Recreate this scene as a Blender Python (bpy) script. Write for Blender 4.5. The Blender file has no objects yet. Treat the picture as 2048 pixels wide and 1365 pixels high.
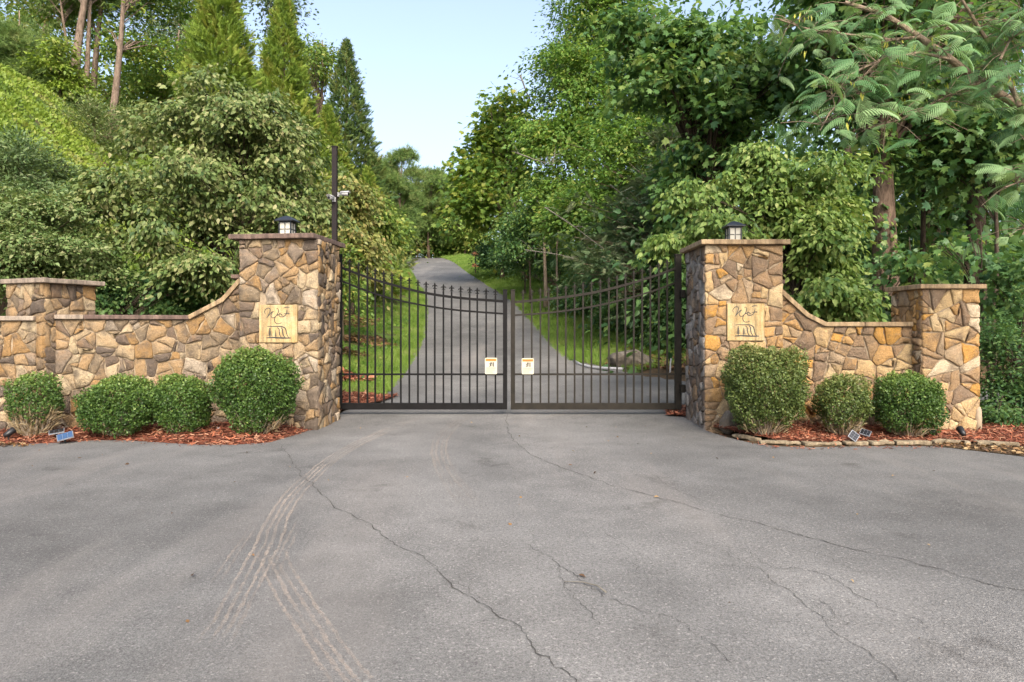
import bpy, bmesh, math, random
import numpy as np
from mathutils import Vector, geometry

# ------------------------------------------------------------------ camera, sky, sun, exposure
SC = bpy.context.scene
COL = SC.collection
F = 1365.0; CX = 1024.0; HY = 655.0; EYE = 1.3
cam_d = bpy.data.cameras.new('camera'); cam = bpy.data.objects.new('camera', cam_d); COL.objects.link(cam)
cam.location = (0, 0, EYE); cam.rotation_euler = (math.radians(90), 0, 0)
cam_d.sensor_width = 36.0; cam_d.lens = 36.0*F/2048.0
cam_d.shift_y = -27.5/2048.0; cam_d.clip_end = 2000; cam_d.clip_start = 0.05
SC.camera = cam

SUN_EL = math.radians(40); SUN_AZ = math.radians(166)      # azimuth clockwise from +Y (view direction)
world = bpy.data.worlds.new('World'); SC.world = world; world.use_nodes = True
wn = world.node_tree
sky = wn.nodes.new('ShaderNodeTexSky'); sky.sky_type = 'NISHITA'; sky.sun_disc = False
sky.sun_elevation = SUN_EL; sky.sun_rotation = SUN_AZ
sky.air_density = 1.1; sky.dust_density = 7.0; sky.ozone_density = 2.6; sky.altitude = 300
bg = wn.nodes['Background']; bg.inputs['Strength'].default_value = 0.15
hs = wn.nodes.new('ShaderNodeHueSaturation'); hs.inputs['Saturation'].default_value = 0.78; hs.inputs['Value'].default_value = 1.05   # thin high haze
wn.links.new(sky.outputs['Color'], hs.inputs['Color']); wn.links.new(hs.outputs['Color'], bg.inputs['Color'])

sun_d = bpy.data.lights.new('sun', 'SUN'); sun = bpy.data.objects.new('sun', sun_d); COL.objects.link(sun)
sun_d.energy = 1.15; sun_d.angle = math.radians(25); sun_d.color = (1.0, 0.90, 0.76)
to_sun = Vector((math.sin(SUN_AZ)*math.cos(SUN_EL), math.cos(SUN_AZ)*math.cos(SUN_EL), math.sin(SUN_EL)))
sun.rotation_euler = to_sun.to_track_quat('Z', 'Y').to_euler()
sun.location = to_sun*60

vs = SC.view_settings
vs.view_transform = 'Standard'; vs.look = 'None'; vs.exposure = 1.4; vs.gamma = 1.0; vs.use_curve_mapping = False
SC.render.engine = 'CYCLES'
SC.cycles.max_bounces = 6; SC.cycles.diffuse_bounces = 4; SC.cycles.glossy_bounces = 2
SC.cycles.transmission_bounces = 4; SC.cycles.transparent_max_bounces = 8
SC.cycles.use_denoising = True

rnd = random.Random(7)
RNG = np.random.default_rng(11)

# ------------------------------------------------------------------ helpers
def P(px, py, Y):
    return Vector(((px-CX)/F*Y, Y, EYE-(py-HY)/F*Y))
def PG(px, py, z=0.0):
    Y = (EYE-z)*F/(py-HY)
    return ((px-CX)/F*Y, Y)

def tag(o, label=None, cat=None, group=None, kind=None):
    if label: o['label'] = label
    if cat: o['category'] = cat
    if group: o['group'] = group
    if kind: o['kind'] = kind
    return o

def empty(name, loc=(0, 0, 0), label=None, cat=None, group=None, rz=0):
    o = bpy.data.objects.new(name, None); COL.objects.link(o)
    o.location = loc; o.rotation_euler = (0, 0, rz); o.empty_display_size = 0.2
    return tag(o, label, cat, group)

def link(name, me, mat, parent=None):
    o = bpy.data.objects.new(name, me); COL.objects.link(o)
    if mat and not me.materials: me.materials.append(mat)
    if parent: o.parent = parent
    return o

class MB:
    def __init__(s): s.v = []; s.f = []
    def add(s, vs_, fs):
        b = len(s.v); s.v += [tuple(v) for v in vs_]; s.f += [tuple(i+b for i in f) for f in fs]
    def box(s, c, d, rz=0.0):
        cx, cy, cz = c; hx, hy, hz = d[0]/2, d[1]/2, d[2]/2; k, n = math.cos(rz), math.sin(rz)
        vs_ = []
        for z in (-hz, hz):
            for x, y in ((-hx, -hy), (hx, -hy), (hx, hy), (-hx, hy)):
                vs_.append((cx+x*k-y*n, cy+x*n+y*k, cz+z))
        s.add(vs_, [(3, 2, 1, 0), (4, 5, 6, 7), (0, 1, 5, 4), (1, 2, 6, 5), (2, 3, 7, 6), (3, 0, 4, 7)])
    def tube(s, pts, rad, n=6, cap=True):
        pts = [Vector(p) for p in pts]
        if not hasattr(rad, '__len__'): rad = [rad]*len(pts)
        vs_, fs = [], []
        up = Vector((0.13, 0.91, 0.37))
        for i, p in enumerate(pts):
            t = (pts[min(i+1, len(pts)-1)]-pts[max(i-1, 0)])
            t = t.normalized() if t.length > 1e-9 else Vector((0, 0, 1))
            a = t.cross(up)
            if a.length < 0.1: a = t.cross(Vector((1, 0, 0)))
            a.normalize(); b = t.cross(a)
            for k in range(n):
                w = 2*math.pi*k/n
                vs_.append(p+(a*math.cos(w)+b*math.sin(w))*rad[i])
        for i in range(len(pts)-1):
            for k in range(n):
                fs.append((i*n+k, i*n+(k+1) % n, (i+1)*n+(k+1) % n, (i+1)*n+k))
        if cap:
            fs.append(tuple(range(n))[::-1]); fs.append(tuple((len(pts)-1)*n+k for k in range(n)))
        s.add(vs_, fs)
    def prism(s, poly, y0, y1):
        """polygon in x,z extruded along y"""
        n = len(poly)
        vs_ = [(x, y0, z) for x, z in poly]+[(x, y1, z) for x, z in poly]
        fs = [tuple(range(n)), tuple(range(2*n-1, n-1, -1))]
        for i in range(n): fs.append((i, i+n, (i+1) % n+n, (i+1) % n))
        s.add(vs_, fs)
    def mesh(s, name, smooth=False):
        me = bpy.data.meshes.new(name); me.from_pydata(s.v, [], s.f); me.update()
        bm = bmesh.new(); bm.from_mesh(me); bmesh.ops.recalc_face_normals(bm, faces=bm.faces); bm.to_mesh(me); bm.free()
        if smooth: me.polygons.foreach_set('use_smooth', [True]*len(me.polygons))
        return me
    def build(s, name, mat, parent=None, smooth=False, bevel=0.0):
        o = link(name, s.mesh(name, smooth), mat, parent)
        if bevel:
            m = o.modifiers.new('bevel', 'BEVEL'); m.width = bevel; m.segments = 2; m.limit_method = 'ANGLE'
        return o

# ------------------------------------------------------------------ materials
def newmat(name):
    m = bpy.data.materials.new(name); m.use_nodes = True
    nt = m.node_tree; return m, nt, nt.nodes['Principled BSDF']
def N(nt, t, **kw):
    n = nt.nodes.new(t)
    for k, v in kw.items():
        if k in n.inputs: n.inputs[k].default_value = v
        else: setattr(n, k, v)
    return n
def ramp(nt, stops, src=None, interp='LINEAR'):
    r = nt.nodes.new('ShaderNodeValToRGB'); cr = r.color_ramp; cr.interpolation = interp
    while len(cr.elements) < len(stops): cr.elements.new(0.5)
    for e, (p, c) in zip(cr.elements, stops):
        e.position = p; e.color = (c[0], c[1], c[2], 1) if hasattr(c, '__len__') else (c, c, c, 1)
    if src is not None: nt.links.new(src, r.inputs[0])
    return r
def mixc(nt, a, b, fac, mode='MIX'):
    m = nt.nodes.new('ShaderNodeMix'); m.data_type = 'RGBA'; m.blend_type = mode
    for s, v in ((m.inputs[0], fac), (m.inputs[6], a), (m.inputs[7], b)):
        if isinstance(v, bpy.types.NodeSocket): nt.links.new(v, s)
        else: s.default_value = v if not isinstance(v, tuple) or len(v) == 4 else (*v, 1)
    return m.outputs[2]
def bump(nt, bsdf, h, strength, dist):
    b = N(nt, 'ShaderNodeBump', Strength=strength, Distance=dist)
    nt.links.new(h, b.inputs['Height']); nt.links.new(b.outputs[0], bsdf.inputs['Normal'])
def noise(nt, vec, scale, detail=4, rough=0.55):
    n = N(nt, 'ShaderNodeTexNoise', Scale=scale, Detail=detail, Roughness=rough)
    if vec is not None: nt.links.new(vec, n.inputs['Vector'])
    return n

def plain(name, col, rough=0.6, metal=0.0, var=0.12, scale=30, spec=0.4):
    m, nt, b = newmat(name)
    g = N(nt, 'ShaderNodeNewGeometry')
    n = noise(nt, g.outputs['Position'], scale, 5)
    lo = tuple(c*(1-var) for c in col); hi = tuple(min(1, c*(1+var)) for c in col)
    r = ramp(nt, [(0.3, lo), (0.7, hi)], n.outputs[0])
    nt.links.new(r.outputs[0], b.inputs['Base Color'])
    b.inputs['Roughness'].default_value = rough; b.inputs['Metallic'].default_value = metal
    b.inputs['Specular IOR Level'].default_value = spec
    bump(nt, b, n.outputs[0], 0.15, 0.01)
    return m

def leafmat(name, stops, trans=0.35, rough=0.5, spec=0.3):
    m, nt, b = newmat(name)
    a = N(nt, 'ShaderNodeAttribute', attribute_name='tint')
    r = ramp(nt, stops, a.outputs['Fac'])
    nt.links.new(r.outputs[0], b.inputs['Base Color'])
    b.inputs['Roughness'].default_value = rough; b.inputs['Specular IOR Level'].default_value = spec
    t = N(nt, 'ShaderNodeBsdfTranslucent')
    tc = mixc(nt, r.outputs[0], (1.0, 1.0, 0.45), 1.0, 'MULTIPLY')
    br = N(nt, 'ShaderNodeBrightContrast', Bright=0.01)
    nt.links.new(tc, br.inputs[0]); nt.links.new(br.outputs[0], t.inputs['Color'])
    mx = N(nt, 'ShaderNodeMixShader', Fac=trans)
    nt.links.new(b.outputs[0], mx.inputs[1]); nt.links.new(t.outputs[0], mx.inputs[2])
    nt.links.new(mx.outputs[0], nt.nodes['Material Output'].inputs['Surface'])
    return m

def stonemat(name, stops, stain, moss):
    m, nt, b = newmat(name)
    oi = N(nt, 'ShaderNodeObjectInfo')
    tc = N(nt, 'ShaderNodeNewGeometry')
    ad = N(nt, 'ShaderNodeVectorMath', operation='ADD')
    sc_ = N(nt, 'ShaderNodeVectorMath', operation='SCALE'); sc_.inputs['Scale'].default_value = 37.0
    cmb = N(nt, 'ShaderNodeCombineXYZ')
    nt.links.new(oi.outputs['Random'], cmb.inputs[0]); nt.links.new(oi.outputs['Random'], cmb.inputs[2])
    nt.links.new(cmb.outputs[0], sc_.inputs[0]); nt.links.new(sc_.outputs[0], ad.inputs[0]); nt.links.new(tc.outputs['Position'], ad.inputs[1])
    base = ramp(nt, stops, oi.outputs['Random'], 'CONSTANT')
    n1 = noise(nt, ad.outputs[0], 5.5, 6, 0.62)
    n2 = noise(nt, ad.outputs[0], 26, 6, 0.7)
    n3 = noise(nt, ad.outputs[0], 110, 4, 0.7)
    c = mixc(nt, base.outputs[0], (0.36, 0.20, 0.075), ramp(nt, [(0.52, 0.0), (0.75, 0.4)], n1.outputs[0]).outputs[0])
    c = mixc(nt, c, stain, ramp(nt, [(0.36, 0.75), (0.53, 0.0)], n1.outputs[0]).outputs[0])
    c = mixc(nt, c, (0.46, 0.38, 0.28), ramp(nt, [(0.58, 0.0), (0.75, 0.55)], n2.outputs[0]).outputs[0])
    c = mixc(nt, c, moss, ramp(nt, [(0.28, 0.6), (0.42, 0.0)], n2.outputs[0]).outputs[0])
    c = mixc(nt, c, (0.5, 0.5, 0.5), ramp(nt, [(0.3, 0.5), (0.5, 0.0), (0.7, 0.35)], n3.outputs[0]).outputs[0], 'OVERLAY')
    c2 = mixc(nt, c, ramp(nt, [(0.3, 0.5), (0.5, 1.0), (0.72, 1.35)], n3.outputs[0]).outputs[0], 1.0, 'MULTIPLY')
    nt.links.new(c2, b.inputs['Base Color'])
    b.inputs['Roughness'].default_value = 0.85; b.inputs['Specular IOR Level'].default_value = 0.25
    mth = N(nt, 'ShaderNodeMath', operation='MULTIPLY_ADD'); mth.inputs[1].default_value = 0.35
    nt.links.new(n3.outputs[0], mth.inputs[0]); nt.links.new(n2.outputs[0], mth.inputs[2])
    bump(nt, b, mth.outputs[0], 1.0, 0.03)
    return m

def build_asphalt():
    m, nt, b = newmat('asphalt')
    g = N(nt, 'ShaderNodeNewGeometry'); pos = g.outputs['Position']
    fine = noise(nt, pos, 140, 4, 0.8); grit = noise(nt, pos, 55, 4, 0.7)
    vor = N(nt, 'ShaderNodeTexVoronoi', Scale=120.0); nt.links.new(pos, vor.inputs['Vector'])
    sep = N(nt, 'ShaderNodeSeparateColor'); nt.links.new(vor.outputs['Color'], sep.inputs[0])
    big = noise(nt, pos, 0.35, 5, 0.6); mid = noise(nt, pos, 2.2, 5, 0.65)
    base = ramp(nt, [(0.3, (0.085, 0.082, 0.077)), (0.5, (0.124, 0.120, 0.113)), (0.72, (0.160, 0.155, 0.146))], big.outputs[0])
    c = mixc(nt, base.outputs[0], ramp(nt, [(0.3, 0.82), (0.7, 1.14)], mid.outputs[0]).outputs[0], 1.0, 'MULTIPLY')
    # aggregate
    c = mixc(nt, c, ramp(nt, [(0.25, 0.30), (0.5, 1.0), (0.75, 1.85)], fine.outputs[0]).outputs[0], 1.0, 'MULTIPLY')
    c = mixc(nt, c, ramp(nt, [(0.3, 0.66), (0.5, 1.0), (0.72, 1.34)], grit.outputs[0]).outputs[0], 1.0, 'MULTIPLY')
    c = mixc(nt, c, (0.5, 0.47, 0.43), ramp(nt, [(0.93, 0.0), (1.0, 0.26)], sep.outputs[0]).outputs[0])
    c = mixc(nt, c, (0.05, 0.045, 0.042), ramp(nt, [(0.0, 0.6), (0.14, 0.0)], sep.outputs[1]).outputs[0])
    # worn, paler wheel paths sweeping out of the gateway
    sx = N(nt, 'ShaderNodeSeparateXYZ'); nt.links.new(pos, sx.inputs[0])
    def mth_(op, a, b_):
        m_ = N(nt, 'ShaderNodeMath', operation=op)
        if op == 'MULTIPLY_ADD': m_.inputs[2].default_value = .36
        for q, v in zip(m_.inputs, (a, b_)):
            if isinstance(v, bpy.types.NodeSocket): nt.links.new(v, q)
            else: q.default_value = v
        return m_.outputs[0]
    d10 = mth_('SUBTRACT', 9.5, sx.outputs[1]); q2 = mth_('MULTIPLY', mth_('MULTIPLY', d10, d10), .035)
    off_ = mth_('ADD', mth_('SUBTRACT', sx.outputs[0], q2), mth_('MULTIPLY', mid.outputs[0], .9))
    wear = ramp(nt, [(0.0, 0.0), (.22, 1.0), (.34, .35), (.48, 1.0), (.66, 0.0)], mth_('MULTIPLY_ADD', off_, .16)).outputs[0]
    wn_ = off_; 
    c = mixc(nt, c, (1.42, 1.40, 1.38), mth_('MULTIPLY', wear, .75), 'MULTIPLY')
    # oil drips and damp stains
    st = noise(nt, pos, 1.3, 6, 0.7); c = mixc(nt, c, (.62, .61, .60), ramp(nt, [(0.30, 1.0), (0.40, 0.0)], st.outputs[0]).outputs[0], 'MULTIPLY')
    # dusty buff swathes
    mp = N(nt, 'ShaderNodeMapping'); mp.inputs['Scale'].default_value = (1.0, 0.16, 1.0); nt.links.new(pos, mp.inputs[0])
    dust = noise(nt, mp.outputs[0], 0.9, 5, 0.6)
    c = mixc(nt, c, (0.25, 0.225, 0.20), ramp(nt, [(0.52, 0.0), (0.75, 0.5)], dust.outputs[0]).outputs[0])
    nt.links.new(c, b.inputs['Base Color'])
    b.inputs['Roughness'].default_value = 0.8; b.inputs['Specular IOR Level'].default_value = 0.3
    mth = N(nt, 'ShaderNodeMath', operation='ADD'); nt.links.new(fine.outputs[0], mth.inputs[0]); nt.links.new(vor.outputs['Distance'], mth.inputs[1])
    bump(nt, b, mth.outputs[0], 0.55, 0.006)
    return m

def build_ground(name, stops, scale, bumpd=0.03):
    m, nt, b = newmat(name)
    g = N(nt, 'ShaderNodeNewGeometry'); n = noise(nt, g.outputs['Position'], scale, 8, 0.7)
    n2 = noise(nt, g.outputs['Position'], scale*12, 5, 0.7)
    c = mixc(nt, ramp(nt, stops, n.outputs[0]).outputs[0], ramp(nt, [(0.3, 0.5), (0.7, 1.4)], n2.outputs[0]).outputs[0], 1.0, 'MULTIPLY')
    nt.links.new(c, b.inputs['Base Color']); b.inputs['Roughness'].default_value = 0.95
    b.inputs['Specular IOR Level'].default_value = 0.15
    bump(nt, b, n2.outputs[0], 0.8, bumpd)
    return m

def alpha_mat(name, col, lo, hi, scale, amax=0.8, stretch=None):
    """thin stain: noise-broken coverage"""
    m, nt, b = newmat(name)
    g = N(nt, 'ShaderNodeNewGeometry')
    n = noise(nt, g.outputs['Position'], scale, 5, 0.75)
    b.inputs['Base Color'].default_value = (*col, 1); b.inputs['Roughness'].default_value = 0.95
    r = ramp(nt, [(lo, 0.0), (hi, amax)], n.outputs[0])
    a = N(nt, 'ShaderNodeAttribute', attribute_name='fade')
    mt = N(nt, 'ShaderNodeMath', operation='MULTIPLY'); nt.links.new(r.outputs[0], mt.inputs[0]); nt.links.new(a.outputs['Fac'], mt.inputs[1])
    nt.links.new(mt.outputs[0], b.inputs['Alpha'])
    return m

def capmat(name, a, b_, c_):
    m, nt, b = newmat(name)
    g = N(nt, 'ShaderNodeNewGeometry'); pos = g.outputs['Position']
    mp = N(nt, 'ShaderNodeMapping'); mp.inputs['Scale'].default_value = (14, 14, 1.2); nt.links.new(pos, mp.inputs[0])
    n = noise(nt, pos, 6, 6, 0.65); s = noise(nt, mp.outputs[0], 1.5, 4, 0.6); n3 = noise(nt, pos, 130, 3, 0.7)
    c = ramp(nt, [(0.3, a), (0.5, b_), (0.7, c_)], n.outputs[0]).outputs[0]
    c = mixc(nt, c, ramp(nt, [(0.35, 0.55), (0.6, 1.12)], s.outputs[0]).outputs[0], 1.0, 'MULTIPLY')
    c = mixc(nt, c, ramp(nt, [(0.3, 0.6), (0.7, 1.3)], n3.outputs[0]).outputs[0], 1.0, 'MULTIPLY')
    nt.links.new(c, b.inputs['Base Color']); b.inputs['Roughness'].default_value = 0.9
    bump(nt, b, n3.outputs[0], 0.5, 0.006)
    return m

def barkmat(name, a, b_, sx=9):
    m, nt, b = newmat(name)
    g = N(nt, 'ShaderNodeNewGeometry')
    mp = N(nt, 'ShaderNodeMapping'); mp.inputs['Scale'].default_value = (sx, sx, sx*0.28); nt.links.new(g.outputs['Position'], mp.inputs[0])
    n = noise(nt, mp.outputs[0], 1.6, 8, 0.7)
    nt.links.new(ramp(nt, [(0.32, a), (0.66, b_)], n.outputs[0]).outputs[0], b.inputs['Base Color'])
    b.inputs['Roughness'].default_value = 0.95; b.inputs['Specular IOR Level'].default_value = 0.1
    bump(nt, b, n.outputs[0], 1.0, 0.05)
    return m

ASPHALT = build_asphalt()
STONE_B = stonemat('fieldstone brown', [(0.0, (0.318, 0.211, 0.110)), (0.10, (0.162, 0.116, 0.081)), (0.20, (0.371, 0.274, 0.162)), (0.31, (0.126, 0.096, 0.073)),
                                  (0.41, (0.318, 0.211, 0.110)), (0.50, (0.413, 0.320, 0.198)), (0.60, (0.221, 0.165, 0.104)), (0.70, (0.300, 0.180, 0.075)), (0.80, (0.401, 0.325, 0.237)), (0.86, (0.228, 0.174, 0.125)), (0.93, (0.353, 0.246, 0.140))],
                   (0.09, 0.07, 0.054), (0.095, 0.083, 0.058))
STONE_G = stonemat('fieldstone golden', [(0.0, (0.428, 0.254, 0.102)), (0.10, (0.292, 0.190, 0.108)), (0.20, (0.478, 0.325, 0.162)), (0.31, (0.217, 0.150, 0.097)),
                                  (0.41, (0.453, 0.266, 0.106)), (0.50, (0.521, 0.385, 0.216)), (0.60, (0.328, 0.213, 0.113)), (0.70, (0.459, 0.243, 0.062)), (0.80, (0.540, 0.431, 0.291)), (0.86, (0.372, 0.268, 0.164)), (0.93, (0.496, 0.349, 0.178))],
                   (0.16, 0.113, 0.075), (0.15, 0.12, 0.075))
STONE_G_SHADED = stonemat('fieldstone golden shaded', [(0.0, (0.17, 0.135, 0.11)), (0.2, (0.23, 0.20, 0.175)), (0.4, (0.135, 0.095, 0.07)), (0.55, (0.30, 0.275, 0.245)), (0.75, (0.19, 0.145, 0.105)), (0.9, (0.25, 0.165, 0.095))],
                   (0.09, 0.078, 0.066), (0.10, 0.095, 0.07))  # shade on the golden pillar's gate-facing side, painted as darker greyer stone
MORTAR = plain('mortar', (0.30, 0.235, 0.16), 0.95, 0, 0.25, 40, 0.1)
CAP_B = capmat('cap brown', (0.08, 0.05, 0.04), (0.135, 0.088, 0.068), (0.19, 0.13, 0.10))
CAP_T = capmat('cap tan', (0.20, 0.13, 0.07), (0.31, 0.215, 0.12), (0.38, 0.28, 0.165))
CAP_G = capmat('cap grey brown', (0.17, 0.13, 0.10), (0.26, 0.205, 0.155), (0.33, 0.27, 0.205))
PLAQUE = capmat('plaque sandstone', (0.35, 0.225, 0.085), (0.41, 0.295, 0.14), (0.44, 0.345, 0.20))
ETCH = plain('etched dark paint', (0.035, 0.035, 0.035), 0.7)
GATE_K = plain('black gate paint', (0.007, 0.0065, 0.0065), 0.6, 0.0, 0.3, 12, .12)
GATE_B = plain('bronze gate paint', (0.017, 0.014, 0.010), 0.6, 0.0, 0.35, 9, .18)
POSTM = plain('post paint', (0.016, 0.012, 0.012), 0.6, spec=.15)
WHITE = plain('white plastic', (0.36, 0.355, 0.35), 0.5)
BLACKP = plain('black plastic', (0.012, 0.012, 0.013), 0.4)
LENS = plain('lens', (0.005, 0.005, 0.008), 0.08)
LAMPK = plain('lantern metal', (0.022, 0.025, 0.032), 0.35, 0.3)
FROST = plain('frosted lantern glass', (0.46, 0.44, 0.37), 0.3, 0.0, 0.05)
SIGNW = plain('sign white', (0.47, 0.43, 0.33), 0.5, 0, 0.03)
SIGNO = plain('sign orange', (0.55, 0.20, 0.03), 0.5, 0, 0.05)
SIGNT = plain('sign print grey', (0.16, 0.15, 0.14), 0.6)
YELLOW = plain('reflective yellow', (0.75, 0.33, 0.01), 0.35)
SILVER = plain('panel frame', (0.22, 0.23, 0.25), 0.45, 0.2)
CELL_D = plain('solar cell dark', (0.015, 0.016, 0.02), 0.12)
CELL_B = plain('solar cell painted sheen', (0.045, 0.085, 0.17), 0.15)  # reflected sky painted into the cell colour as blue
MULCH = build_ground('mulch', [(0.3, (0.09, 0.032, 0.02)), (0.55, (0.17, 0.055, 0.03)), (0.75, (0.24, 0.09, 0.05))], 14, 0.02)
SOIL = build_ground('forest floor', [(0.3, (0.05, 0.035, 0.02)), (0.55, (0.10, 0.065, 0.035)), (0.75, (0.16, 0.10, 0.05))], 2.5)
TURF = build_ground('turf', [(0.36, (0.12, 0.07, 0.04)), (0.46, (0.075, 0.10, 0.026)), (0.6, (0.10, 0.155, 0.03)), (0.75, (0.135, 0.19, 0.045))], 1.0)
CRACK = plain('crack', (0.055, 0.05, 0.044), 0.95)
TRACK = alpha_mat('mud track', (0.44, 0.355, 0.28), 0.35, 0.64, 34, 0.68)
BARK_D = barkmat('bark dark', (0.03, 0.022, 0.017), (0.10, 0.075, 0.055))
BARK_R = barkmat('bark reddish', (0.05, 0.034, 0.025), (0.20, 0.14, 0.10))
BARK_H = barkmat('bark hilltop', (0.07, 0.05, 0.036), (0.27, 0.20, 0.15), 7)
BARK_P = barkmat('bark pale', (0.16, 0.115, 0.075), (0.36, 0.28, 0.2), 14)
TWIG = plain('dry twig', (0.34, 0.28, 0.21), 0.9)
DEAD = plain('dead wood', (0.15, 0.135, 0.11), 0.9)
BOULDER = capmat('boulder', (0.075, 0.06, 0.045), (0.14, 0.115, 0.085), (0.21, 0.18, 0.145))
WOODP = plain('weathered wood', (0.32, 0.25, 0.17), 0.9)
SIGNBR = plain('sign brown wood', (0.20, 0.075, 0.04), 0.8)
SIGNRD = plain('sign orange wood', (0.5, 0.2, 0.09), 0.8)

def G4(*c): return [(i/(len(c)-1)*0.9+0.05, x) for i, x in enumerate(c)]
LM = {
 'dogwood':  leafmat('dogwood leaf', G4((0.042, 0.082, 0.024), (0.105, 0.16, 0.042), (0.215, 0.255, 0.085), (0.33, 0.30, 0.15)), 0.3),
 'dogwood_y': leafmat('dogwood leaf yellow', G4((0.055, 0.115, 0.03), (0.12, 0.205, 0.042), (0.21, 0.29, 0.07), (0.33, 0.36, 0.12)), 0.35),
 'autumn':   leafmat('autumn dogwood leaf', G4((0.07, 0.11, 0.03), (0.15, 0.185, 0.045), (0.25, 0.25, 0.07), (0.35, 0.255, 0.10)), 0.35),
 'viburnum': leafmat('viburnum leaf', G4((0.05, 0.095, 0.028), (0.11, 0.175, 0.05), (0.205, 0.265, 0.095), (0.32, 0.30, 0.15)), 0.28),
 'laurel':   leafmat('laurel leaf', G4((0.045, 0.09, 0.030), (0.09, 0.15, 0.048), (0.155, 0.215, 0.08), (0.225, 0.265, 0.125)), 0.22, 0.35),
 'cedar':    leafmat('cedar spray', G4((0.085, 0.15, 0.022), (0.155, 0.24, 0.03), (0.23, 0.31, 0.045), (0.28, 0.28, 0.06)), 0.3, 0.7),
 'cedar_d':  leafmat('cedar spray dark', G4((0.04, 0.09, 0.03), (0.075, 0.135, 0.035), (0.13, 0.19, 0.045), (0.19, 0.20, 0.06)), 0.25, 0.7),
 'pine':     leafmat('pine needle', G4((0.065, 0.125, 0.04), (0.115, 0.19, 0.05), (0.175, 0.25, 0.065), (0.23, 0.25, 0.09)), 0.25, 0.7),
 'oak':      leafmat('oak leaf', G4((0.058, 0.12, 0.026), (0.115, 0.20, 0.036), (0.20, 0.28, 0.05), (0.35, 0.32, 0.075)), 0.35),
 'maple':    leafmat('maple leaf', G4((0.055, 0.125, 0.024), (0.105, 0.21, 0.036), (0.18, 0.29, 0.05), (0.31, 0.32, 0.075)), 0.45),
 'tulip':    leafmat('tulip leaf', G4((0.042, 0.105, 0.042), (0.08, 0.175, 0.056), (0.145, 0.25, 0.066), (0.27, 0.33, 0.09)), 0.45, 0.4),
 'tulip_y':  leafmat('tulip leaf yellowing', G4((0.06, 0.13, 0.03), (0.12, 0.22, 0.04), (0.215, 0.30, 0.05), (0.38, 0.36, 0.075)), 0.45, 0.45),
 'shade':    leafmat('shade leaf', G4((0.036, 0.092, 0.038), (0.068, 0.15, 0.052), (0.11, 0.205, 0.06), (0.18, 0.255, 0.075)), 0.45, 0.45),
 'hemlock':  leafmat('hemlock spray', G4((0.055, 0.105, 0.05), (0.09, 0.15, 0.065), (0.14, 0.19, 0.085), (0.20, 0.21, 0.12)), 0.25, 0.7),
 'mimosa':   leafmat('mimosa frond', G4((0.06, 0.145, 0.052), (0.105, 0.215, 0.078), (0.165, 0.28, 0.11), (0.235, 0.35, 0.155)), 0.3, 0.6),
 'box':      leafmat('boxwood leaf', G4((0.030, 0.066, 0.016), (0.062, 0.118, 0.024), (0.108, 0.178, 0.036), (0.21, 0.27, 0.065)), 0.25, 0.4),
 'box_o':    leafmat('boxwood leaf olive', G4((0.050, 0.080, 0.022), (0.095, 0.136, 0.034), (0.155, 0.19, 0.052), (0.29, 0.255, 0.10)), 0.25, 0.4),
 'cover':    leafmat('ground cover leaf', G4((0.08, 0.14, 0.02), (0.155, 0.235, 0.028), (0.23, 0.31, 0.04), (0.28, 0.29, 0.08)), 0.35, 0.5),
 'grass':    leafmat('grass blade', G4((0.075, 0.14, 0.02), (0.13, 0.22, 0.03), (0.185, 0.285, 0.045), (0.26, 0.29, 0.09)), 0.3, 0.5),
 'chips':    leafmat('mulch chip', G4((0.08, 0.026, 0.017), (0.19, 0.055, 0.03), (0.31, 0.105, 0.052), (0.36, 0.19, 0.115)), 0.0, 0.9),
 'litter':   leafmat('leaf litter', G4((0.06, 0.035, 0.02), (0.14, 0.075, 0.035), (0.23, 0.125, 0.05), (0.32, 0.22, 0.11)), 0.1, 0.8),
 'straw':    leafmat('straw stem', G4((0.16, 0.11, 0.06), (0.26, 0.19, 0.10), (0.36, 0.28, 0.16), (0.42, 0.34, 0.2)), 0.05, 0.8),
 'pod':      leafmat('seed pod', G4((0.35, 0.36, 0.05), (0.45, 0.45, 0.06), (0.5, 0.5, 0.08), (0.55, 0.5, 0.12)), 0.4, 0.5),
}

# ------------------------------------------------------------------ terrain functions
RY = np.array([-40, 8.5, 10, 12, 16, 20, 24, 28, 33.7, 44, 56, 68, 78, 86, 96, 140])
RZ = np.array([0, 0.0, .03, .08, .27, .52, .98, 1.62, 2.6, 4.15, 5.85, 7.8, 9.25, 9.95, 10.05, 10.05])
RX = np.array([0, 0, 0, -.15, -.42, -.72, -.98, -1.4, -2.1, -3.9, -5.95, -8.25, -10.45, -12.8, -17.5, -60])
_yy = np.linspace(-40, 140, 1801)
def _sm(a, w):
    k = np.exp(-0.5*(np.arange(-3*w, 3*w+1)/w)**2); k /= k.sum()
    return np.convolve(np.pad(a, 3*w, mode='edge'), k, 'valid')
_rz = _sm(np.interp(_yy, RY, RZ), 12); _rx = _sm(np.interp(_yy, RY, RX), 20)
def roadz(y): return np.interp(y, _yy, _rz)
def roadx(y): return np.interp(y, _yy, _rx)
def sstep(a, b, x):
    t = np.clip((x-a)/(b-a), 0, 1); return t*t*(3-2*t)
HW = 2.2
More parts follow.
